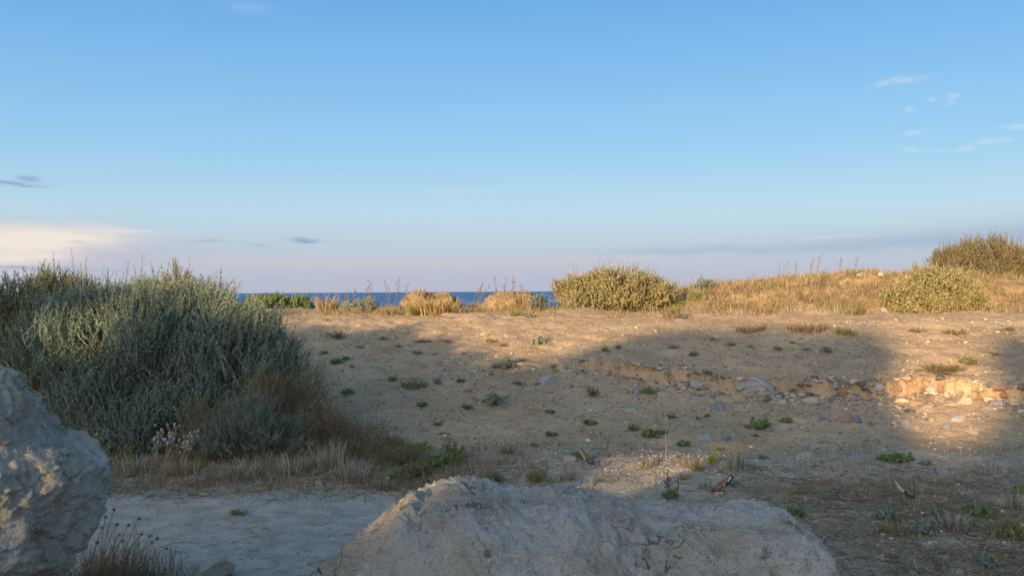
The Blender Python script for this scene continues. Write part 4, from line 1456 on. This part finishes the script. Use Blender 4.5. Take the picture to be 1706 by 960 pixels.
# ------------------------------------------------------------------ grass tufts and stalks (things)
def tuft(u, v, wpx, hpx, mt_, label, n=90, name='grass_tuft', group='grass tufts', w=.006, lean=.5, dirx=None):
    p = P(u, v)
    s = PX(p[1])
    R = wpx * s / 2
    t = thing(name, label, 'grass', p, 0, group)
    a = rng.random(n) * 6.283
    r = R * .55 * np.sqrt(rng.random(n))
    b0 = np.stack([r * np.cos(a), r * np.sin(a), np.zeros(n)], -1)
    b0[:, 2] = hgt(b0[:, 0] + p[0], b0[:, 1] + p[1]) - p[2] - .01
    az = a + rng.normal(size=n) * .6
    V, F = blades(b0, hpx * s * rng.uniform(.5, 1.1, n), w, np.abs(rng.normal(lean, .22, n)), az)
    obj('blades', mesh('blades', V, F, MT[mt_]), t)
    return t


tuft(690, 646, 70, 24, 'ogreen', 'wide soft green grass tuft lying on the left part of the bank', 260, lean=1.0, w=.005)
TU = [(545, 520, 60, 34, 'straw', 'golden grass tuft on the rim beyond the saltbush', 240, .6), (580, 518, 40, 22, 'ogreen', 'green-gold grass at the left of the sea holly clump', 140, .6),
      (650, 525, 50, 18, 'rust', 'rust-red low plant left of the first sandy hummock', 200, .7), (722, 524, 100, 32, 'straw', 'pale grass skirt in front of the first sandy hummock', 700, .45),
      (690, 525, 40, 26, 'ogreen', 'olive grass at the left foot of the first hummock', 160, .5), (755, 520, 36, 30, 'straw', 'straw tuft at the right foot of the first hummock', 140, .6),
      (800, 516, 60, 18, 'rust', 'rust-brown plants between the two hummocks', 220, .7), (848, 515, 100, 24, 'straw', 'straw tuft in front of the second hummock', 500, .5),
      (880, 514, 40, 22, 'rust', 'rust-red plant at the right of the second hummock', 160, .6),
      (1187, 775, 20, 30, 'ygreen', 'upright yellow plant catching the sun on the stony rise', 60, .25), (1160, 782, 44, 26, 'straw', 'lit straw tuft left of the upright yellow plant', 90, .8),
      (1225, 782, 56, 38, 'straw2', 'tall thin dry grass right of the upright yellow plant', 130, .25), (1145, 775, 30, 14, 'straw', 'small golden tuft on top of the stony rise', 60, .7),
      (1075, 780, 30, 16, 'straw', 'small lit grass tuft at the far side of the stony rise', 60, .6), (1090, 776, 16, 22, 'straw2', 'thin upright dry sprig on the stony rise', 30, .3),
      (945, 800, 46, 26, 'straw2', 'dry grass behind the dip of the long boulder', 90, .5), (820, 800, 40, 22, 'ogreen', 'green-grey grass behind the peak of the long boulder', 80, .5),
      (545, 785, 110, 60, 'straw2', 'pale upright grass right of the cushion shrub', 240, .3), (490, 790, 90, 40, 'straw2', 'dry grass at the foot of the cushion shrub', 200, .5),
      (400, 795, 110, 34, 'straw2', 'trampled dry grass in front of the cushion shrub', 220, .8), (300, 790, 90, 36, 'straw', 'tangled straw under the left rust-brown bush', 200, .8),
      (590, 800, 80, 44, 'straw2', 'dry grass by the path under the low brown-green bush', 180, .5), (640, 815, 50, 30, 'straw', 'straw clump at the path end by the gully', 120, .9),
      (225, 790, 60, 44, 'straw2', 'dry grass beside the tall boulder at the path edge', 120, .5), (760, 775, 40, 26, 'ogreen', 'grass with pale spikes at the right rim of the gully', 90, .4),
      (1440, 825, 40, 18, 'straw2', 'dry tuft on the pale ground left of the streaked sparrow', 70, .6), (1590, 880, 80, 40, 'straw2', 'dry tangled grass in the litter under the leafy green weed', 150, .9),
      (1500, 890, 100, 34, 'straw', 'flattened straw right of the long boulder', 200, 1.2), (1690, 850, 60, 44, 'straw2', 'dry stems at the right edge', 90, .5),
      (1180, 815, 60, 24, 'straw2', 'dry grass around the black-capped sparrow', 110, .6), (1140, 800, 26, 16, 'straw', 'golden tuft right of the dark thistle', 50, .6),
      (1010, 802, 70, 12, 'straw', 'flattened golden straw on the stony rise', 120, 1.2), (1605, 515, 50, 22, 'straw', 'straw tuft at the right foot of the golden-green bush', 130, .6),
      (1250, 553, 90, 14, 'brown', 'brown scrub on the shadow edge, left of two', 220, .7), (1345, 550, 120, 16, 'brown', 'brown scrub on the shadow edge, right of two', 280, .7),
      (1410, 556, 60, 14, 'ogreen', 'low green grass at the shadow edge', 140, .6), (1160, 500, 40, 26, 'ogreen', 'yellow-green grass at the left nose of the mound', 160, .5)]
for (u, v, w, h, m_, lab, n, ln) in TU:
    far_ = v < 600
    tuft(u, v, w, h, m_, lab, n, lean=ln, w=.012 if far_ else .005)


def stalk(u, v, hpx, label, lean=.1, heads=5, head=.018, forks=2, mt_='stem', hm='seed', group='dry seed stalks', rad=.004, name='dry_stalk', dirx=1, y=None):
    p = P(u, v) if y is None else np.array(gpt(u, y))
    s = PX(p[1])
    h = hpx * s
    t = thing(name, label, 'dry plant', p, 0, group)
    st, hd = [], []
    for f in range(forks):
        l = lean * rng.uniform(.3, 1.5) * dirx + rng.normal() * .05
        hh = h * rng.uniform(.7, 1.0) if f else h
        tt = np.linspace(0, 1, 8)[:, None]
        path = np.array([0, 0, -.02]) + tt * np.array([l * hh * .6, rng.normal() * .03 * hh, hh]) + tt ** 2 * np.array([l * hh * .6, 0, 0]) + rng.normal(size=(8, 3)) * .006 * hh
        path += np.array([rng.normal() * .02, rng.normal() * .02, 0])
        st.append(tube(path, np.linspace(rad, rad * .5, 8), 5))
        for q in range(heads):
            a = 1 - q * .5 / max(heads, 1) - .02 * rng.random()
            c = np.array([np.interp(a, tt[:, 0], path[:, i]) for i in range(3)])
            off = rng.normal(size=3) * head * 1.6
            off[2] = abs(off[2])
            st.append(sticks(c[None], (c + off)[None], rad * .5))
            V0, F0 = ICO1
            hd.append((V0 * head * np.array([.7, .7, 1.1]) * rng.uniform(.6, 1.1) + c + off, F0))
    V, F = join(st)
    obj('stem', mesh('stem', V, F, MT[mt_]), t)
    if hd:
        V, F = join(hd)
        obj('seed_heads', mesh('seed_heads', V, F, MT[hm]), t)['kind'] = 'stuff'
    return t


ST = [(575, 17.5, 40, 'short', 0.1, 5), (592, 17.8, 42, '', .0, 5), (613, 17.8, 56, '', .05, 7), (650, 18.2, 56, '', .0, 5), (658, 18.2, 64, '', .12, 6),
      (672, 18.3, 50, '', .2, 5), (783, 18.3, 50, '', .5, 6), (790, 18.4, 46, '', .35, 6), (828, 19.0, 60, '', .0, 5), (838, 19.1, 56, '', .05, 7), (850, 19.1, 58, '', .15, 6), (866, 19.2, 46, '', .05, 3)]
SLAB = ['shortest seed stalk left of the sea holly clump', 'second seed stalk from the left on the rim', 'tall dark seed stalk above the sea holly clump',
        'pale seed stalk at the left of the first hummock', 'tallest seed stalk at the left of the first hummock', 'bent seed stalk leaning over the first hummock',
        'slanting seed stalk in the gap between the hummocks', 'second slanting seed stalk in the gap between the hummocks', 'leftmost thin stalk behind the second hummock',
        'dense seed stalk behind the second hummock', 'right-leaning stalk behind the second hummock', 'thin lone stalk between second hummock and middle bush']
for (u, y, h, _, ln, hd), lab in zip(ST, SLAB):
    stalk(u, 0, h, lab, ln, hd + 2, .017, 2, group='seed stalks against the sea', rad=.0045, y=y, mt_='seed')
for k, (u, h, lab) in enumerate([(1250, 34, 'thin stalk group at the left crest of the mound'), (1300, 44, 'stalk on the mound crest, second from the left'), (1325, 40, 'stalk on the mound crest, third from the left'),
                                 (1347, 46, 'dark stalk on the mound crest beside the tallest'), (1362, 56, 'tallest stalk on the mound crest'), (1400, 36, 'short stalk right of the tallest on the mound'),
                                 (1424, 46, 'lone bent stalk on the mound crest left of the bushes'), (1275, 26, 'short stalk on the mound crest between the first two')]):
    stalk(u, 0, h * .8, lab, .15, 6, .014, 2, group='stalks on the mound crest', rad=.004, y=19.0, mt_='seed')
stalk(1106, 760, 118, 'tall thin bare stalk standing in front of the leafy weed pair', .02, 1, .012, 1, rad=.0045, hm='stem')
stalk(1087, 728, 32, 'bent straw stalk arching over the rounded green weed', .9, 0, .01, 1, rad=.004, dirx=-1)
stalk(1144, 722, 22, 'short straw stalk right of the small green weed', .3, 0, .01, 1, rad=.004)
stalk(1120, 836, 46, 'dark leafy thistle on the sunlit stony rise', .05, 8, .011, 3, mt_='twig', hm='seed', rad=.004, name='thistle')
for k, (u, v, h, lab) in enumerate([(258, 770, 60, 'pale flower spikes left of the left rust-brown bush'), (280, 775, 70, 'pale branching flower spikes under the saltbush'), (300, 778, 60, 'slanting pale spikes at the left rust-brown bush'),
                                    (470, 700, 95, 'long straw stem leaning over the cushion shrub')]):
    stalk(u, v, h, lab, .45 if k else .1, 0 if k == 3 else 9, .016, 1 if k == 3 else 4, hm='spike', group='pale dry flower spikes', rad=.003)

# thistle-like dry plant beside the tall boulder
p = np.array(gpt(185, 4.5))
t = thing('dry_thistle', 'dark dried thistle clump with round seed heads between the tall boulder and the path', 'dry plant', p)
n = 1500
b0 = np.stack([rng.normal(size=n) * .22, rng.normal(size=n) * .13, np.zeros(n)], -1)
b0[:, 2] = hgt(b0[:, 0] + p[0], b0[:, 1] + p[1]) - p[2] - .01
V, F = blades(b0, rng.uniform(.12, .36, n) * np.exp(-(b0[:, 0] / .36) ** 2), .0035, np.abs(rng.normal(.6, .35, n)))
obj('dry_leaves', mesh('dry_leaves', V, F, MT['brown']), t)
st, hd = [], []
for (u, v) in [(176, 862), (195, 875), (214, 876), (199, 892), (236, 891), (249, 894), (262, 898), (254, 905), (205, 902), (162, 905), (190, 850), (232, 865), (277, 915), (170, 880)]:
    e = W(u, v, p[1] + rng.normal() * .08) - p
    s0 = np.array([e[0] * .25 - .08 + rng.normal() * .05, e[1] * .5, -.01])
    m_ = (s0 + e) / 2 + np.array([-.02, 0, .04])
    tt = np.linspace(0, 1, 7)[:, None]
    st.append(tube((1 - tt) ** 2 * s0 + 2 * tt * (1 - tt) * m_ + tt * tt * e, np.linspace(.002, .0011, 7), 5))
    hd.append((ICO1[0] * rng.uniform(.006, .011) * np.array([1, 1, .9]) + e, ICO1[1]))
    st.append(sticks(np.repeat(e[None], 9, 0), e + norm(rng.normal(size=(9, 3))) * .014, .0007))
V, F = join(st)
obj('stems', mesh('stems', V, F, MT['twig']), t)
V, F = join(hd)
obj('seed_heads', mesh('seed_heads', V, F, MT['seed']), t)['kind'] = 'stuff'


# ------------------------------------------------------------------ ground cover stuff
def cover(name, label, mt_, n, x0, x1, y0, y1, dens, hr, w, lean, seed):
    x, y = area(n, x0, x1, y0, y1, dens)
    z = hgt(x, y) - .01
    hh = rng.uniform(hr[0], hr[1], len(x)) * (.6 + .8 * np.clip(fbm2(x * 2.2, y * 2.2, seed, 2) + .4, 0, 1))
    V, F = blades(np.stack([x, y, z], -1), hh, w, np.abs(rng.normal(lean, .3, len(x))))
    tag(obj(name, mesh(name, V, F, MT[mt_])), label, 'grass', kind='stuff')


def rimd(seed, thr):
    def f(x, y):
        c = fbm2(x * 1.4, y * 1.4, seed, 3)
        strip = sstep(16.0, 17.2, y + .4 * c) * sstep(22.5, 20.5, y)
        strip = strip * np.clip(.25 + .75 * sstep(16.6, 18.0, y), 0, 1) * sstep(-4.4, -3.4, x)
        md = sstep(3.1, 4.2, x) * sstep(15.7, 16.6, y + .3 * c)
        bare = np.exp(-((x - 1.4) / 1.1) ** 4 - ((y - 16.9) / .8) ** 4)
        return np.clip((sstep(thr, thr + .3, c)) * np.maximum(strip * .55, md) * (1 - .9 * bare), 0, 1)
    return f


cover('dry_grass', 'golden dry grass covering the rim and the mound', 'straw', 52000, -6, 13, 15.4, 23, rimd(201, -.1), (.04, .17), .009, .8, 300)
cover('olive_grass', 'olive-green grass mixed through the mound cover', 'ogreen', 34000, -6, 13, 15.6, 23, rimd(202, .05), (.05, .22), .010, .6, 301)
cover('rusty_scrub', 'rust-brown dead scrub covering parts of the mound', 'rust', 62000, -6, 13, 15.4, 23, rimd(203, -.15), (.05, .22), .009, .8, 302)
cover('mound_grass', 'short tawny grass matted over the mound', 'straw', 50000, 3, 13, 15.9, 23, lambda x, y: sstep(3.1, 4.0, x) * sstep(16.2, 16.8, y) * np.clip(.35 + fbm2(x * 1.5, y * 1.5, 240, 2), 0, 1), (.03, .11), .010, .9, 314)
cover('brown_scrub', 'dark brown dead scrub in patches over the mound', 'brown', 60000, -6, 13, 15.4, 23, rimd(205, -.05), (.05, .22), .010, .8, 304)
cover('grey_scrub', 'grey-brown dead stems on the mound slope', 'straw2', 16000, 2.5, 13, 15.6, 22, rimd(204, .1), (.06, .26), .008, .6, 303)


cover('rim_grass', 'short dry grass dotted over the sandy rim', 'straw', 26000, -5, 8, 14.6, 17.6, lambda x, y: sstep(.0, .5, fbm2(x * 1.7, y * 2.6, 230, 3)) * sstep(14.8, 16, y), (.02, .08), .009, .9, 313)


def neardens(x, y):
    c = fbm2(x * 1.6, y * 1.6, 210, 3)
    a = np.exp(-((x + 2.4) / 2.0) ** 4 - ((y - 7.4) / .8) ** 4)
    g = 2 * np.exp(-((x + .9) / 1.1) ** 2 - ((y - 7.8) / .8) ** 2)
    r = sstep(1.6, 2.4, x) * sstep(7.8, 6.8, y)
    tr = sstep(.5, 1.3, x) * np.exp(-((y - 8.1) / .6) ** 2)
    return np.clip(a * 1.0 + g * .5 + (r * .55 + tr * .35) * sstep(-.2, .25, c), 0, 1)


cover('near_grass', 'short withered grass on the near ground below the shrubs', 'straw2', 40000, -5, 5.5, 4.6, 9.2, neardens, (.03, .14), .004, .8, 310)
cover('near_green', 'sparse short green grass on the near ground', 'ogreen', 16000, -5, 5.5, 4.6, 9.2, neardens, (.03, .13), .004, .6, 311)
cover('near_brown', 'brown withered stems on the near ground', 'brown', 36000, -5, 5.5, 4.6, 9.2, neardens, (.03, .13), .004, .9, 315)
cover('bank_green', 'tiny green seedlings in loose drifts on the bank', 'green', 3500, -4, 7.5, 9.3, 15, lambda x, y: sstep(.35, .6, fbm2(x * 1.6, y * 1.6, 221, 3)), (.015, .05), .012, 1.0, 316)
cover('bank_seedlings', 'scattered tiny dry seedlings over the sandy bank', 'brown', 9000, -4, 7.5, 9.5, 16, lambda x, y: sstep(.1, .5, fbm2(x * 2.4, y * 2.4, 220, 3)), (.02, .07), .007, .9, 312)


def litter(name, label, mt_, n, dens, lr, r, region):
    x, y = area(n, *region, dens)
    k = len(x)
    a = rng.random(k) * 2 * np.pi
    L = lr[0] + (lr[1] - lr[0]) * rng.random(k) ** 2.2
    cur = rng.normal(size=k) * .5
    lift = rng.random(k) ** 3 * .03
    pts = []
    px_, py_ = x, y
    for q in range(5):
        pts.append(np.stack([px_, py_, hgt(px_, py_) + r + lift * math.sin(q / 4 * math.pi) + .25 * lift * q], -1))
        px_, py_ = px_ + np.cos(a) * L / 4, py_ + np.sin(a) * L / 4
        a = a + cur + rng.normal(size=k) * .25
    V, F = join([sticks(pts[q], pts[q + 1], r * rng.uniform(.6, 1.2, k), .9) for q in range(4)])
    tag(obj(name, mesh(name, V, F, MT[mt_])), label, 'litter', kind='stuff')


def litd(x, y):
    r = sstep(1.2, 2.2, x) * sstep(7.9, 6.5, y)
    a = np.exp(-((x + 2.4) / 2.2) ** 4 - ((y - 7.0) / .55) ** 4)
    pth = .05 * np.exp(-((x + 1.4) / 1.2) ** 2 - ((y - 5.3) / .9) ** 2)
    m_ = .35 * np.exp(-((x - .8) / 1.4) ** 2 - ((y - 7.4) / .5) ** 2)
    return np.clip(r * .8 + a + pth + m_, 0, 1)


litter('straw_litter', 'pale straw bits strewn over the near ground', 'straw', 15000, litd, (.04, .22), .0018, (-4.5, 5.5, 4.4, 8.6))
litter('grey_straw_litter', 'weathered grey straw strewn over the near ground', 'straw2', 14000, litd, (.05, .28), .002, (-4.5, 5.5, 4.4, 8.6))
litter('twig_litter', 'dark thin twigs and roots lying on the pale path and near ground', 'twig', 4200,
       lambda x, y: np.clip(.6 * litd(x, y) + .12 * np.exp(-((x + 1.2) / .9) ** 2 - ((y - 5.1) / .7) ** 2), 0, 1), (.06, .34), .0022, (-4.5, 5.5, 4.4, 8.6))
litter('bank_twigs', 'thin dead twigs on the sandy bank', 'twig', 420, lambda x, y: 0.4 + 0 * x, (.05, .2), .003, (-3.5, 7, 8.8, 13))


# ------------------------------------------------------------------ sparrows
MT['b_brown'] = plain_mat('sparrow_brown', (0.075, 0.045, 0.028), (0.20, 0.13, 0.085), 160, .9)
MT['b_belly'] = plain_mat('sparrow_belly', (0.24, 0.21, 0.18), (0.34, 0.31, 0.27), 120, .9)
MT['b_dark'] = plain_mat('sparrow_dark', (0.025, 0.018, 0.014), (0.06, 0.04, 0.03), 140, .8)
MT['b_white'] = plain_mat('sparrow_white', (0.45, 0.43, 0.40), (0.55, 0.53, 0.5), 100, .9)
MT['b_chest'] = plain_mat('sparrow_chestnut', (0.13, 0.055, 0.025), (0.2, 0.09, 0.045), 140, .9)


def sparrow(u, v, heading, label, male=False, pitch=0.0, scale=1.0):
    p = P(u, v)
    t = thing('sparrow', label, 'bird', p, heading, 'sparrows on the ground')
    t.scale = (scale,) * 3
    sp = np.array([(-.052, .036, .004, .004), (-.044, .039, .010, .009), (-.028, .044, .018, .017), (-.008, .048, .0225, .0225), (.012, .053, .0235, .025),
                   (.028, .061, .020, .0215), (.038, .071, .0155, .0165), (.045, .080, .0142, .0145), (.053, .085, .0135, .0138), (.061, .086, .0105, .0105), (.067, .085, .005, .0055)])
    sp[:, 1] += (sp[:, 0] * math.tan(pitch))
    ns = 18
    q = np.linspace(0, 1, len(sp))
    qq = np.linspace(0, 1, 26)
    S = np.stack([np.interp(qq, q, sp[:, i]) for i in range(4)], -1)
    a = np.linspace(0, 2 * np.pi, ns, endpoint=False)
    path = np.stack([S[:, 0], 0 * qq, S[:, 1]], -1)
    T = norm(np.gradient(path, axis=0))
    Bn = np.array([0, 1.0, 0])
    U = np.cross(T, Bn)
    U = -U
    V = path[:, None] + np.cos(a)[None, :, None] * S[:, 2][:, None, None] * Bn + np.sin(a)[None, :, None] * S[:, 3][:, None, None] * np.where(U[:, 2:] < 0, -U, U)[:, None]
    V = V.reshape(-1, 3)
    m_ = len(qq)
    i, j = np.meshgrid(np.arange(m_ - 1), np.arange(ns), indexing='ij')
    F = np.stack([i * ns + j, i * ns + (j + 1) % ns, (i + 1) * ns + (j + 1) % ns, (i + 1) * ns + j], -1).reshape(-1, 4)
    caps = [np.arange(ns)[None], ((m_ - 1) * ns + np.arange(ns))[None]]
    mats = [MT['b_brown'], MT['b_belly'], MT['b_dark'], MT['b_white'], MT['b_chest']]
    me_ = mesh('body', V, [F] + caps, mats, True)
    mi = []
    for f in me_.polygons:
        c = f.center
        zc = np.interp(c.x, S[:, 0], S[:, 1])
        up_ = c.z - zc
        k = 0 if up_ > .002 else 1
        if c.x > .036:
            if male:
                k = 4 if up_ > .004 else (3 if up_ > -.007 else 2)
                if c.x > .056:
                    k = 2
            else:
                k = 0 if up_ > .002 else 1
        elif male and up_ < -.004 and c.x > .018:
            k = 2
        mi.append(k)
    me_.polygons.foreach_set('material_index', np.array(mi, np.int32))
    obj('body', me_, t)
    tp = math.tan(pitch)
    # wings
    for sgn in (-1, 1):
        r, k = 14, 8
        s_ = np.linspace(0, 1, r)
        th = np.linspace(-1, 1, k)
        wx = .030 - .095 * s_
        wz = .058 - .028 * s_ + wx * tp
        hw = .019 * np.sqrt(np.clip(1 - ((s_ - .32) / .70) ** 2, 0.01, 1))
        wy = np.interp(s_, [0, .3, .7, 1], [.0195, .0245, .014, .004])
        X = np.broadcast_to(wx[:, None], (r, k))
        Zz = wz[:, None] + hw[:, None] * th[None]
        Yy = sgn * (wy[:, None] - .010 * (th[None] * (th[None] > 0)) ** 2 - .004 * th[None] ** 2)
        outer = np.stack([X, Yy, Zz], -1).reshape(-1, 3)
        inner = outer - np.array([0, sgn * .003, 0])
        i, j = np.meshgrid(np.arange(r - 1), np.arange(k - 1), indexing='ij')
        f = np.stack([i * k + j, (i + 1) * k + j, (i + 1) * k + j + 1, i * k + j + 1], -1).reshape(-1, 4)
        fl = f[:, ::-1] + r * k
        obj('wing', mesh('wing', np.concatenate([outer, inner]), np.concatenate([f, fl]), MT['b_dark' if not male else 'b_chest'], True), t)
    # tail
    z0 = .038
    tv = np.array([(-.042, y, z0 + dz - .042 * tp) for y in (-.008, .008) for dz in (-.003, .003)] + [(-.098, y, z0 - .022 + dz - .098 * tp) for y in (-.010, .010) for dz in (-.0012, .0012)])
    tf = np.array([[0, 1, 3, 2], [4, 6, 7, 5], [0, 4, 5, 1], [2, 3, 7, 6], [1, 5, 7, 3], [0, 2, 6, 4]])
    obj('tail', mesh('tail', tv, tf, MT['b_dark']), t)
    V, F = tube([(.064, 0, .0852 + .064 * tp), (.070, 0, .0845 + .064 * tp), (.079, 0, .082 + .064 * tp)], [.0052, .0042, .0006], 8)
    obj('beak', mesh('beak', V, F, MT['twig']), t)
    for sgn in (-1, 1):
        prt = [tube([(-.002, sgn * .010, .032), (-.006, sgn * .011, .016), (.002, sgn * .011, .001)], [.0028, .0014, .0013], 6)]
        for dx, dy in ((.018, 0), (.014, .008), (.014, -.008), (-.011, 0)):
            prt.append(tube([(.002, sgn * .011, .0012), (.002 + dx, sgn * .011 + dy, .0008)], [.0012, .0007], 5))
        V, F = join(prt)
        obj('leg', mesh('leg', V, F, MT['stem']), t)
        obj('eye', mesh('eye', ICO1[0] * .0019 + np.array([.0575, sgn * .0122, .0885 + .0575 * tp]), ICO1[1], MT['b_dark'], True), t)
    return t


sparrow(979, 776, math.radians(165), 'plump brown sparrow hunched on bare ground right of the blue-white stone', pitch=.55, scale=1.05)
sparrow(1508, 832, math.radians(172), 'streaked dark sparrow standing in front of the pale track at the right', pitch=.35, scale=1.15)
sparrow(1203, 822, math.radians(-15), 'black-capped white-cheeked sparrow half hidden in the dry grass behind the boulder', male=True, pitch=.3, scale=1.15)

# ------------------------------------------------------------------ unseen trees added behind the viewer, crowns shaped to shade the hollow
T0 = 15.0
_d = np.array([math.sin(SUN_AZ), math.cos(SUN_AZ)])
_p = np.array([math.cos(SUN_AZ), -math.sin(SUN_AZ)])


def sh(q):
    q = np.atleast_2d(q)
    return q[:, :2] @ _p, q[:, 2] + (q[:, :2] @ _d + T0) * math.tan(SUN_EL)


def inpoly(x, y, poly):
    c = np.zeros(len(x), bool)
    n = len(poly)
    for i in range(n):
        x0, y0 = poly[i]
        x1, y1 = poly[(i + 1) % n]
        k = ((y0 > y) != (y1 > y)) & (x < (x1 - x0) * (y - y0) / (y1 - y0 + 1e-12) + x0)
        c ^= k
    return c


edge = [(430, 535), (520, 550), (620, 566), (700, 584), (780, 598), (870, 604), (930, 598), (985, 582), (1040, 563), (1090, 553), (1200, 549), (1320, 550), (1430, 554), (1480, 558)]
es, eh = sh(np.array([P(u, v) for u, v in edge]))
o_ = np.argsort(es)
es, eh = es[o_], eh[o_]
rs, rh = sh(np.array([P(u, v) for u, v in [(1500, 556), (1560, 545), (1640, 545), (1700, 548)]]))
TOPS = np.concatenate([[-30], [es[0] - 1.5], es, [es[-1] + 1.5, 30]])
TOPH = np.concatenate([[eh[0] + .65], [eh[0] + .6], eh, [eh[-1], eh[-1]]])
patch = np.stack(sh(np.array([P(u, v) for u, v in [(1455, 552), (1505, 590), (1488, 625), (1472, 655), (1515, 705), (1535, 750), (1605, 758), (1650, 722), (1668, 684), (1680, 660), (1672, 635), (1650, 610),
                                                  (1652, 580), (1675, 552), (1680, 525), (1480, 525)]])), -1)
rise = np.stack(sh(np.array([P(u, v) for u, v in [(955, 810), (1000, 786), (1060, 769), (1140, 760), (1215, 754), (1215, 786), (1150, 806), (1090, 814), (985, 814)]])), -1)


def disc(q, rs_, rh_):
    s0, h0 = sh(np.array([q]))
    a = np.linspace(0, 6.283, 12, endpoint=False)
    return np.stack([s0[0] + rs_ * np.cos(a), h0[0] + rh_ * np.sin(a)], -1)


holes = [patch, rise, disc(SPOT[0], .11, .12), disc(W(125, 545, 8.6), .42, .28), disc(W(175, 520, 8.7), .25, .2), disc(W(465, 500, 9.0), .2, .3)]  # gaps cut in the added crowns where sunlight should land


def tree(s_mid, width, seed, label):
    n = 17000
    s = s_mid + rng.uniform(-.5, .5, n) * width
    h = rng.uniform(0.15, 1.0, n) * (np.interp(s, TOPS, TOPH) + .12)
    dep = rng.uniform(-1.0, 1.0, n)
    top = np.interp(s, TOPS, TOPH) + .10 * fbm2(s * 1.7, h * 0 + 1, 401, 3)
    ok = h < top
    for po in holes:
        ok &= ~inpoly(s, h, po)
    s, h, dep = s[ok], h[ok], dep[ok]
    z = h - dep * math.tan(SUN_EL)
    xy = s[:, None] * _p + (dep - T0)[:, None] * _d
    q = np.concatenate([xy, z[:, None]], 1)
    base = np.concatenate([s_mid * _p - T0 * _d, [0]])
    base[2] = H(base[0], base[1])
    t = thing('added_shade_tree', label, 'tree', base, 0, 'added shade hedge behind the viewer')
    D = norm(rng.normal(size=q.shape) + np.array([0, 0, .3]))
    V, F = leaf_quads(q - base - D * .08, D, norm(rng.normal(size=q.shape)), rng.uniform(.13, .20, len(q)), rng.uniform(.09, .13, len(q)))
    obj('crown', mesh('crown', V, F, MT['treeleaf']), t)
    st = []
    for k in range(5):
        e = np.array([rng.normal() * width * .22, rng.normal() * .3, rng.uniform(1.2, 2.2)])
        tt = np.linspace(0, 1, 7)[:, None]
        path = np.array([rng.normal() * .1, 0, -.1]) + tt * e + tt * (1 - tt) * np.array([0, 0, .5])
        st.append(tube(path, np.linspace(.09, .03, 7), 7))
    V, F = join(st)
    obj('trunk', mesh('trunk', V, F, MT['bark']), t)


for k, s_mid in enumerate(np.arange(-13, 13.1, 2.6)):
    tree(s_mid, 3.0, 500 + k, 'unseen tree added behind the viewer to shade the hollow, crown cut with light gaps')
